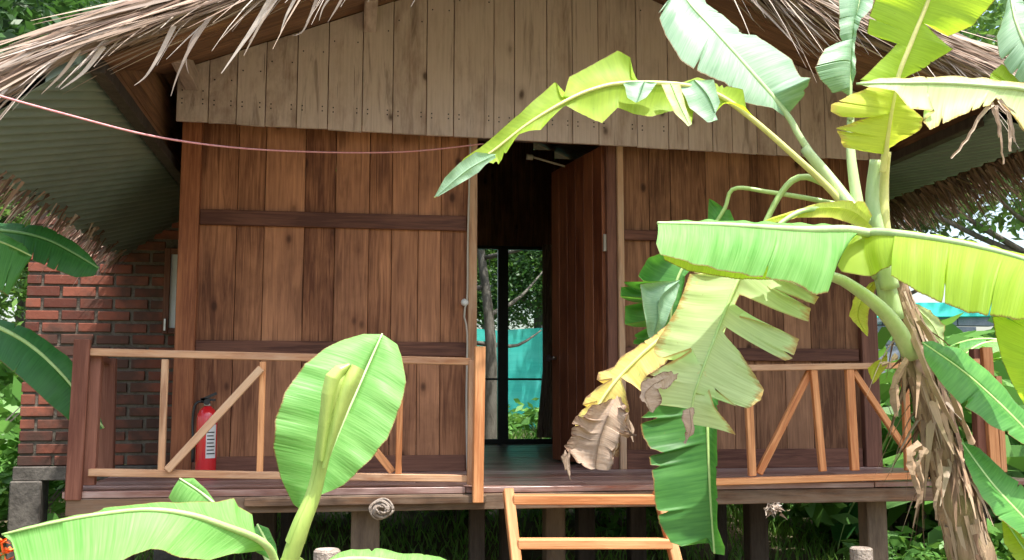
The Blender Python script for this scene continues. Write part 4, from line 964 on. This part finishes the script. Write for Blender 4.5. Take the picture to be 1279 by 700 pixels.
# torn hanging leaf in the middle
leaf(bp, [(1085, 275, 3.2), (1010, 262, 3.12), (955, 298, 3.1), (925, 345, 3.06), (902, 400, 3.03), (877, 465, 3.02), (866, 500, 3.03), (862, 530, 3.05)],
     [(930, 325), (885, 335, .02), (862, 342, .02), (855, 362, .02), (846, 385, .02), (836, 402, .02), (822, 424, .02), (816, 440, .02), (824, 448, .02), (846, 441, .02), (872, 432, .01), (850, 446, .01), (824, 460, .01), (804, 474, -.01), (806, 492, -.02), (812, 505, -.03), (835, 507, -.02), (864, 511, 0), (862, 520)],
     [(940, 330), (980, 350, -.02), (1024, 371, -.05), (1018, 380, -.05), (985, 368, -.03), (950, 354, 0), (982, 372, -.03), (1013, 385, -.05), (1010, 402, -.05), (975, 390, -.03), (925, 368, 0), (918, 382, 0), (912, 394, 0), (960, 404, -.03), (999, 423, -.06), (991, 448, -.06), (981, 451, -.05), (945, 432, -.03), (906, 408, 0), (903, 416, 0), (925, 440, -.03), (955, 487, -.07), (951, 500, -.07), (933, 512, -.06), (905, 496, -.03), (882, 474, 0), (893, 508, -.03), (920, 543, -.06), (895, 534, -.04), (868, 528, -.02), (862, 530)],
     M['lf_torn'], 'rib', .012, .003, seed=10, N=230)
# yellow leaf drooping towards the doorway, brown papery end
leaf(bp, [(980, 336, 3.22), (940, 338, 3.2), (905, 358, 3.2), (855, 400, 3.2), (815, 432, 3.2), (790, 455, 3.2), (765, 482, 3.2), (745, 512, 3.2), (728, 545, 3.2)],
     [(895, 362), (845, 398, .02), (810, 424, .02), (776, 446, .03), (768, 458, .03), (748, 465, .04), (746, 476, .04), (768, 472, 0), (746, 484, .03), (732, 497, .04), (728, 506, .04), (748, 500, 0), (728, 512, .03), (718, 524, .03), (720, 540, .02), (726, 548)],
     [(900, 372), (870, 412, -.03), (845, 428, -.04), (832, 455, -.05), (809, 469, -.05), (804, 492, -.05), (790, 482, -.04), (774, 470, 0), (782, 490, -.04), (787, 512, -.05), (780, 530, -.05), (765, 528, -.04), (750, 540, -.03), (735, 546)],
     M['lf_yellow'], 'rib_yellow', .014, .004, seed=11, N=190)
leaf(bp, [(774, 488, 3.17), (762, 515, 3.13), (750, 550, 3.12), (744, 586, 3.13)], [(765, 500), (738, 508, .03), (722, 520, .04), (714, 540, .05), (705, 558, .05), (710, 572, .04), (728, 579, .02), (742, 586)],
     [(772, 495), (784, 505, -.03), (781, 520, -.05), (793, 548, -.08), (778, 540, -.06), (776, 556, -.06), (766, 572, -.06), (756, 588, -.05), (744, 586)], M['lf_dry'], None, seed=12, N=60, crinkle=.018, arch=.9, name='dry_leaf_tip', label='brown papery tip of the yellow leaf')
leaf(bp, [(775, 480, 3.2), (760, 510, 3.2), (742, 560, 3.22)], [(770, 490), (728, 525, .05), (712, 560, .06), (720, 575), (742, 562)], [(780, 490), (788, 520, .03), (772, 560, .05), (752, 575), (742, 562)], M['lf_dry'], None, seed=13, N=50, crinkle=.025, name='dry_leaf_tip')
for q, pp in enumerate(([(712, 560, 3.15), (708, 580, 3.15), (714, 600, 3.15)], [(706, 562, 3.17), (704, 572, 3.17), (706, 588, 3.17)], [(784, 515, 3.1), (788, 532, 3.1), (792, 552, 3.1)])):
    leaf(bp, pp, [pp[0][:2], (pp[1][0] - 4, pp[1][1]), pp[2][:2]], [pp[0][:2], (pp[1][0] + 4, pp[1][1]), pp[2][:2]], M['lf_dry'], None, seed=50 + q, N=24, crinkle=.008, name='dry_strip')
# dry rim at the torn leaf
leaf(bp, [(862, 510, 2.98), (864, 535, 2.97), (857, 555, 2.97)], [(862, 510), (852, 514), (856, 535), (855, 556)], [(862, 510), (868, 518), (866, 540), (858, 556)], M['lf_dry'], None, seed=14, N=30, crinkle=.012, name='dry_strip')
leaf(bp, [(848, 466, 3.0), (825, 476, 2.98), (806, 492, 2.97), (815, 515, 2.97)], [(848, 466), (826, 465), (803, 478), (800, 495), (815, 515)], [(848, 470), (835, 482), (820, 490), (822, 505), (818, 515)], M['lf_dry'], None, seed=15, N=40, crinkle=.015, name='dry_strip')
# dark hanging leaf behind
leaf(bp, [(1042, 236, 3.55), (1002, 221, 3.55), (972, 248, 3.57), (935, 330, 3.6), (898, 430, 3.55), (885, 500, 3.5), (887, 600, 3.45), (893, 692, 3.42)],
     [(895, 480), (850, 500, .0), (822, 505, .02), (799, 523, .03), (803, 545, .03), (812, 560, .02), (830, 566, .0), (811, 570, .02), (816, 600, .01), (818, 625, .01), (824, 655, .01), (838, 678, .01), (852, 683, .01), (872, 676, 0), (884, 672, 0), (890, 690)],
     [(893, 480), (897, 500, -.05), (896, 560, -.06), (896, 620, -.06), (897, 660, -.06), (906, 684, -.06), (905, 694, -.05), (893, 692)], M['lf_deep'], 'rib', .014, .004, seed=16, N=170)
# leaf at the back with curled lobes
leaf(bp, [(1090, 266, 3.5), (1020, 250, 3.55), (960, 240, 3.58), (917, 236, 3.6), (905, 262, 3.62), (880, 300, 3.64), (848, 345, 3.64), (838, 400, 3.62), (840, 445, 3.6)],
     [(908, 262), (886, 247, .02), (884, 275, .03), (870, 300, .02), (810, 322, -.02), (797, 345, -.02), (805, 352, -.02), (838, 352, 0), (776, 352, -.05), (775, 371, -.05), (834, 372, 0), (781, 382, -.04), (780, 406, -.03), (833, 396, 0), (793, 418, -.04), (791, 430, -.04), (836, 428, 0), (838, 440)],
     [(912, 262), (918, 276, -.02), (885, 318, -.04), (856, 345, -.03), (848, 400, -.03), (846, 440), (840, 445)], M['lf_mid'], 'rib', .012, .004, seed=17, N=190, arch=.9)
leaf(bp, [(850, 350, 3.5), (825, 372, 3.48), (822, 400, 3.48), (815, 425, 3.5)], [(850, 350), (800, 355), (804, 385), (810, 420), (815, 425)], [(850, 356), (845, 372), (834, 400), (822, 425)], M['lf_pale'], None, seed=18, N=50, arch=.8, name='leaf_fold')
for (pp, mt, s_) in (([(1095, 350, 3.35), (1080, 370, 3.3), (1072, 395, 3.3), (1085, 420, 3.3)], 'lf_lime', 41), ([(1120, 370, 3.4), (1150, 390, 3.4), (1168, 410, 3.4), (1180, 440, 3.4)], 'lf_torn', 42), ([(1110, 440, 3.35), (1095, 460, 3.35), (1090, 480, 3.35)], 'lf_lime', 43)):
    L_ = [(x - 12, y) for x, y, _ in pp]; R_ = [(x + 12, y - 3) for x, y, _ in pp]; leaf(bp, pp, [pp[0][:2]] + L_[1:-1] + [pp[-1][:2]], [pp[0][:2]] + R_[1:-1] + [pp[-1][:2]], M[mt], None, seed=s_, N=40, arch=.5, crinkle=.008, name='leaf_scrap')

# ------------------------------------------------------------------ neighbour at the right edge
b2 = thing('banana_plant', 'banana plant cut by the right edge of the photo with yellowing leaf across the thatch', 'banana plant', P(1400, 1000, 3.0))
m = MB(); C = catmull([P(1400, 1000, 3.0), P(1395, 700, 3.0), P(1385, 400, 3.0), P(1370, 170, 3.0)], 20); m.tube(C, [.085 - .05 * i / 19 for i in range(20)], 14); m.build('stem', M['stem'], b2, True)
leaf(b2, [(1375, 190, 3.0), (1330, 130, 2.98), (1279, 112, 2.96), (1240, 108, 2.95), (1180, 104, 2.97), (1120, 104, 3.0), (1070, 105, 3.05)], [(1340, 130), (1300, 110, .03), (1279, 104, .03), (1230, 98, .04), (1190, 95, .04), (1140, 97, .03), (1100, 98, .02), (1075, 102)],
     [(1345, 155), (1320, 200, -.05), (1279, 160, -.06), (1262, 140, -.03), (1245, 122, -.01), (1236, 132, -.03), (1215, 138, -.05), (1185, 152, -.06), (1162, 162, -.07), (1153, 152, -.07), (1170, 140, -.05), (1150, 138, -.05), (1138, 136, -.04), (1118, 114, -.02), (1095, 110, -.01), (1070, 105)], M['lf_torn'], 'rib_pale', .013, .004, seed=19, N=160)
leaf(b2, [(1375, 175, 3.0), (1330, 110, 3.0), (1290, 70, 3.02), (1270, 30, 3.05), (1262, -10, 3.1)], [(1310, 100), (1275, 104, .02), (1262, 92, .02), (1248, 70, .02), (1245, 45, .02), (1250, 35, .02), (1262, -10)], [(1320, 95), (1310, 60), (1300, 20), (1265, -10)], M['lf_pale'], 'rib_pale', .012, .004, seed=20)
leaf(b2, [(1290, 120, 3.05), (1262, 105, 3.06), (1240, 92, 3.08)], [(1290, 120), (1270, 112), (1235, 108), (1238, 92)], [(1290, 112), (1262, 90), (1252, 80), (1240, 90)], M['lf_yg'], None, seed=21, N=30, name='leaf_scrap')
dr = MB()
for path, w in (([(1240, 130), (1222, 150), (1205, 178), (1188, 198)], .014), ([(1245, 130), (1250, 165), (1254, 205)], .012), ([(1250, 130), (1262, 150), (1268, 178)], .018), ([(1252, 128), (1272, 150), (1282, 168)], .02), ([(1238, 128), (1246, 150), (1248, 172)], .014), ([(1250, 125), (1260, 142), (1262, 190)], .02)):
    C = catmull([P(x, y, 2.93) for x, y in path], 12); i0 = len(dr.v)
    for i, c in enumerate(C):
        tn = (C[min(11, i + 1)] - C[max(0, i - 1)]).normalized(); ww = tn.cross(Vector((.1, -1, .1))).normalized() * w * .5 * (1 - .5 * i / 11); c = c + Vector(noise.noise_vector(c * 40)) * .005; dr.v += [tuple(c - ww), tuple(c + Vector((0, .006, 0))), tuple(c + ww)]
    for i in range(11):
        for q in (0, 1): a = i0 + 3 * i + q; dr.f.append((a, a + 1, a + 4, a + 3)); dr.r.append(.9); dr.uv += [(i * .05, 0), (i * .05, .05), (i * .05 + .05, .05), (i * .05 + .05, 0)]
dr.build('dry_strip', M['sheath'], b2)

b3 = thing('banana_plant', 'young banana plant at the lower right edge with two plain green leaves', 'banana plant', P(1420, 900, 2.9))
m = MB(); m.tube([P(1400, 1080, 2.9), P(1395, 900, 2.9), P(1385, 760, 2.9)], [.06, .05, .035], 12); m.build('stem', M['stem'], b3, True)
leaf(b3, [(1388, 780, 2.9), (1360, 640, 2.88), (1290, 548, 2.86), (1215, 474, 2.9), (1152, 428, 2.95)], [(1330, 590), (1300, 566, -.06), (1279, 555, -.07), (1240, 532, -.08), (1200, 505, -.08), (1172, 476, -.06), (1155, 445, -.03), (1152, 428)],
     [(1335, 590), (1310, 540, .05), (1279, 512, .06), (1236, 464, .06), (1200, 436, .05), (1165, 426, .02), (1152, 428)], M['lf_mid'], 'rib', .012, .003, seed=22)
leaf(b3, [(1386, 790, 2.88), (1340, 720, 2.84), (1285, 655, 2.82), (1240, 605, 2.85), (1202, 553, 2.9)], [(1310, 690), (1300, 690, -.06), (1279, 672, -.07), (1240, 640, -.07), (1216, 603, -.05), (1204, 570, -.02), (1202, 553)],
     [(1315, 680), (1300, 624, .04), (1279, 608, .05), (1250, 585, .05), (1225, 560, .03), (1202, 553)], M['lf_mid'], 'rib', .012, .003, seed=23)
leaf(b3, [(1380, 800, 2.85), (1330, 740, 2.8), (1290, 700, 2.8), (1250, 640, 2.85)], [(1310, 730), (1280, 715), (1255, 680), (1250, 640)], [(1310, 710), (1290, 670), (1265, 645), (1250, 640)], M['lf_yg'], 'rib', .01, .003, seed=24)

# ------------------------------------------------------------------ left edge plant (shade)
b4 = thing('banana_plant', 'shaded banana plant at the left edge with two dark leaves before the brick wall', 'banana plant', P(-150, 830, 5.3))
m = MB(); m.tube(catmull([P(-150, 840, 5.3), P(-140, 600, 5.3), P(-125, 380, 5.3)], 10), [.09 - .004 * i for i in range(10)], 12); m.build('stem', M['stem'], b4, True)
leaf(b4, [(-125, 380, 5.3), (-60, 290, 5.25), (0, 288, 5.2), (60, 300, 5.2), (124, 335, 5.25)], [(-40, 285), (0, 278, .05), (55, 282, .06), (90, 300, .05), (112, 318, .03), (124, 334)], [(-40, 292), (0, 318, -.05), (40, 325, -.08), (70, 338, -.08), (95, 347, -.06), (118, 345, -.02), (124, 335)], M['lf_dark'], 'rib_dark', .018, .005, seed=25)
leaf(b4, [(-125, 400, 5.3), (-50, 395, 5.25), (20, 420, 5.2), (75, 465, 5.15), (130, 535, 5.15)], [(-40, 392), (0, 398, .05), (40, 412, .06), (85, 445, .05), (112, 480, .04), (130, 534)], [(-40, 405), (0, 450, -.06), (35, 480, -.08), (62, 505, -.07), (92, 530, -.05), (115, 540, -.02), (130, 535)], M['lf_dark'], 'rib', .018, .005, seed=26, )
leaf(b4, [(-125, 380, 5.3), (-60, 310, 5.1), (-10, 300, 5.0), (40, 320, 5.0)], [(-40, 300), (0, 290, .03), (30, 305, .03), (40, 320)], [(-40, 310), (-20, 350, -.04), (10, 370, -.04), (25, 345, -.03), (40, 320)], M['lf_mid'], 'rib', .012, .004, seed=27, )

# ------------------------------------------------------------------ young banana in the foreground
b5 = thing('banana_plant', 'young banana plant in the left foreground with one upright round leaf and a rolled shoot', 'banana plant', P(350, 1150, 2.1))
m = MB(); C = catmull([P(345, 1170, 2.1), P(350, 900, 2.08), P(362, 730, 2.06), (P(366, 700, 2.05))], 16); m.tube(C, [.045 - .022 * i / 15 for i in range(16)], 14); m.build('stem', M['roll'], b5, True)
leaf(b5, [(368, 700, 2.06), (385, 640, 2.06), (415, 560, 2.08), (450, 480, 2.12), (478, 417, 2.16)], [(383, 642), (366, 630, .01), (350, 595, .0), (342, 560, -.02), (344, 525, -.03), (356, 490, -.03), (380, 456, -.02), (405, 436, .0), (430, 424, .01), (455, 417, .01), (478, 417)],
     [(392, 628), (402, 619, -.01), (430, 606, -.02), (458, 580, -.03), (485, 548, -.03), (502, 505, -.03), (508, 478, -.02), (503, 448, -.01), (497, 430), (478, 417)], M['lf_fresh'], 'rib_pale', .008, .002, nicks=0, seed=28, N=130, ripple=.0015, rough_edge=.001, label='broad upright light green leaf')
rm = MB(); ctr = catmull([P(352, 735, 2.0), P(364, 695, 1.99), P(378, 655, 1.98), P(394, 614, 1.98), P(407, 555, 1.97), P(420, 495, 1.95), P(431, 458, 1.94)], 40)
rds = []
for i in range(40):
    t = i / 39; px = 10.5 + 1.5 * math.sin(t * 9) + 2.5 * min(1, max(0, (t - .5) / .35)) ** 1.3; rds.append(px * (1 if t < .93 else max(.3, 1 - ((t - .93) / .07) ** 2 * .7)) / F * 1.96)
rm.tube(ctr, rds, 18, flat=.85)
# scrolled wrap: a second turn standing off the roll, open at the top
i0 = len(rm.v); K = 14
for i in range(8, 38):
    t = i / 39; tn = (ctr[min(39, i + 1)] - ctr[i - 1]).normalized(); u_ = tn.cross(Vector((0, 1, 0))).normalized(); v_ = tn.cross(u_)
    for j in range(K + 1):
        a = rad(-60) + rad(230 - 90 * t) * j / K; rr_ = rds[i] * (1.05 + .22 * j / K * min(t, .8)); rm.v.append(tuple(ctr[i] + (u_ * math.cos(a) - v_ * math.sin(a)) * rr_))
for i in range(29):
    for j in range(K): a = i0 + i * (K + 1) + j; rm.f.append((a, a + 1, a + K + 2, a + K + 1)); rm.r.append(.5); rm.uv += [(i * .03, j / K), (i * .03, (j + 1) / K), ((i + 1) * .03, (j + 1) / K), ((i + 1) * .03, j / K)]
leaf(b5, [(400, 600, 1.955), (413, 530, 1.94), (426, 480, 1.93), (440, 455, 1.93)], [(398, 575), (399, 530), (402, 490), (407, 468), (420, 457), (436, 454)], [(408, 585), (422, 545), (438, 505), (450, 478), (456, 463), (446, 457)], M['roll'], None, nicks=0, seed=60, N=70, arch=1.3, ripple=0, rough_edge=.0002, name='leaf_fold', label='yellow green fold opening at the top of the rolled shoot')
rm.build('rolled_leaf', M['roll'], b5, True)['label'] = 'yellowish new leaf still rolled up in front of the round leaf'
leaf(b5, [(358, 760, 2.02), (345, 705, 1.98), (328, 677, 1.93), (281, 657, 1.88), (237, 643, 1.85), (187, 637, 1.83), (130, 642, 1.82), (72, 652, 1.82), (3, 668, 1.83)],
     [(333, 680), (322, 676, .02), (317, 655, .05), (315, 643, .07), (298, 632, .09), (293, 622, .1), (270, 627, .09), (230, 627, .08), (190, 628, .08), (160, 631, .07), (130, 635, .06), (125, 638, .06), (60, 651, .03), (3, 667)],
     [(330, 685), (318, 690, -.02), (290, 692, -.05), (262, 700, -.07), (225, 697, -.08), (205, 688, -.09), (188, 686, -.09), (165, 694, -.09), (145, 706, -.1), (90, 720, -.1), (25, 722, -.06), (20, 700, -.04), (15, 676, -.02), (3, 668)], M['lf_fresh'], 'rib', .010, .002, nicks=0, rough_edge=.0003, seed=29, ripple=.0004, label='broad green leaf arching over the lower left corner')
leaf(b5, [(358, 760, 2.15), (330, 690, 2.2), (290, 650, 2.25), (255, 618, 2.3), (225, 598, 2.33)], [(300, 675), (262, 648, -.0), (220, 636), (211, 622), (212, 607), (225, 598)], [(305, 660), (285, 640), (270, 628), (258, 611), (242, 597), (225, 598)], M['lf_fresh'], 'rib_pale', .008, .002, seed=30, N=80, ripple=.001)
leaf(b5, [(360, 760, 2.1), (350, 710, 2.1), (335, 680, 2.1), (322, 655, 2.12)], [(340, 700), (320, 690), (312, 670), (322, 655)], [(348, 700), (345, 680), (336, 660), (322, 655)], M['lf_mid'], 'rib', .006, .002, seed=35, N=60)
leaf(b5, [(362, 770, 1.95), (390, 720, 1.93), (430, 700, 1.92), (500, 703, 1.9), (600, 722, 1.88)], [(410, 700), (425, 690, .03), (440, 685, .04), (490, 688, .05), (550, 696, .04), (600, 718)], [(410, 712), (450, 735, -.05), (520, 745, -.06), (600, 726)], M['lf_fresh'], 'rib_pale', .009, .002, seed=37, N=80)

# orange flowers in the corner
fl = thing('flowering_plant', 'small plant with orange red flowers in the bottom left corner', 'flower', P(5, 1200, 2.0))
m = MB(); top = P(4, 690, 2.0); m.tube([P(5, 1200, 2.0), P(2, 900, 2.0), top], [.006, .005, .004], 6); m.build('stem', M['rib_dark'], fl, True)
for (x, y) in ((2, 678), (12, 690), (-2, 696), (8, 702)):
    c = P(x, y, 2.0); m = MB(); m.tube([top, c], [.002, .002], 5)
    for k in range(14):
        a = k * 2.4; dv_ = Vector((math.cos(a), math.sin(a), R.uniform(-.2, .9))).normalized(); s_ = dv_.cross(Vector((0, 0, 1))).normalized() * .005; m.quad((c, c + dv_ * .008 + s_, c + dv_ * .017, c + dv_ * .008 - s_), [(0, 0)] * 4)
    m.build('flower', M['flower'], fl)

# ================================================================== LIGHT
w = bpy.data.worlds.new('World'); sc.world = w; w.use_nodes = True; nt = w.node_tree; bg = nt.nodes['Background']
sk = nt.nodes.new('ShaderNodeTexSky'); sk.sky_type = 'NISHITA'; sk.sun_disc = False
sv = Vector((.22, -.30, 1)).normalized()      # towards the sun
el = math.asin(sv.z); az = math.atan2(sv.x, sv.y)
sk.sun_elevation = el; sk.sun_rotation = az; sk.dust_density = 4; sk.air_density = 1.2; sk.ozone_density = .6
nt.links.new(sk.outputs[0], bg.inputs[0]); bg.inputs[1].default_value = .15
sl = bpy.data.lights.new('sun', 'SUN'); sl.energy = 3.0; sl.angle = rad(.53); sl.color = (1, .965, .9); so = bpy.data.objects.new('sun', sl); COL.objects.link(so)
so.rotation_euler = (-sv).to_track_quat('-Z', 'Y').to_euler()
sc.view_settings.view_transform = 'Standard'; sc.view_settings.look = 'None'; sc.view_settings.gamma = 1; sc.view_settings.exposure = 1.45
sc.render.engine = 'CYCLES'; sc.cycles.max_bounces = 8; sc.cycles.transparent_max_bounces = 12
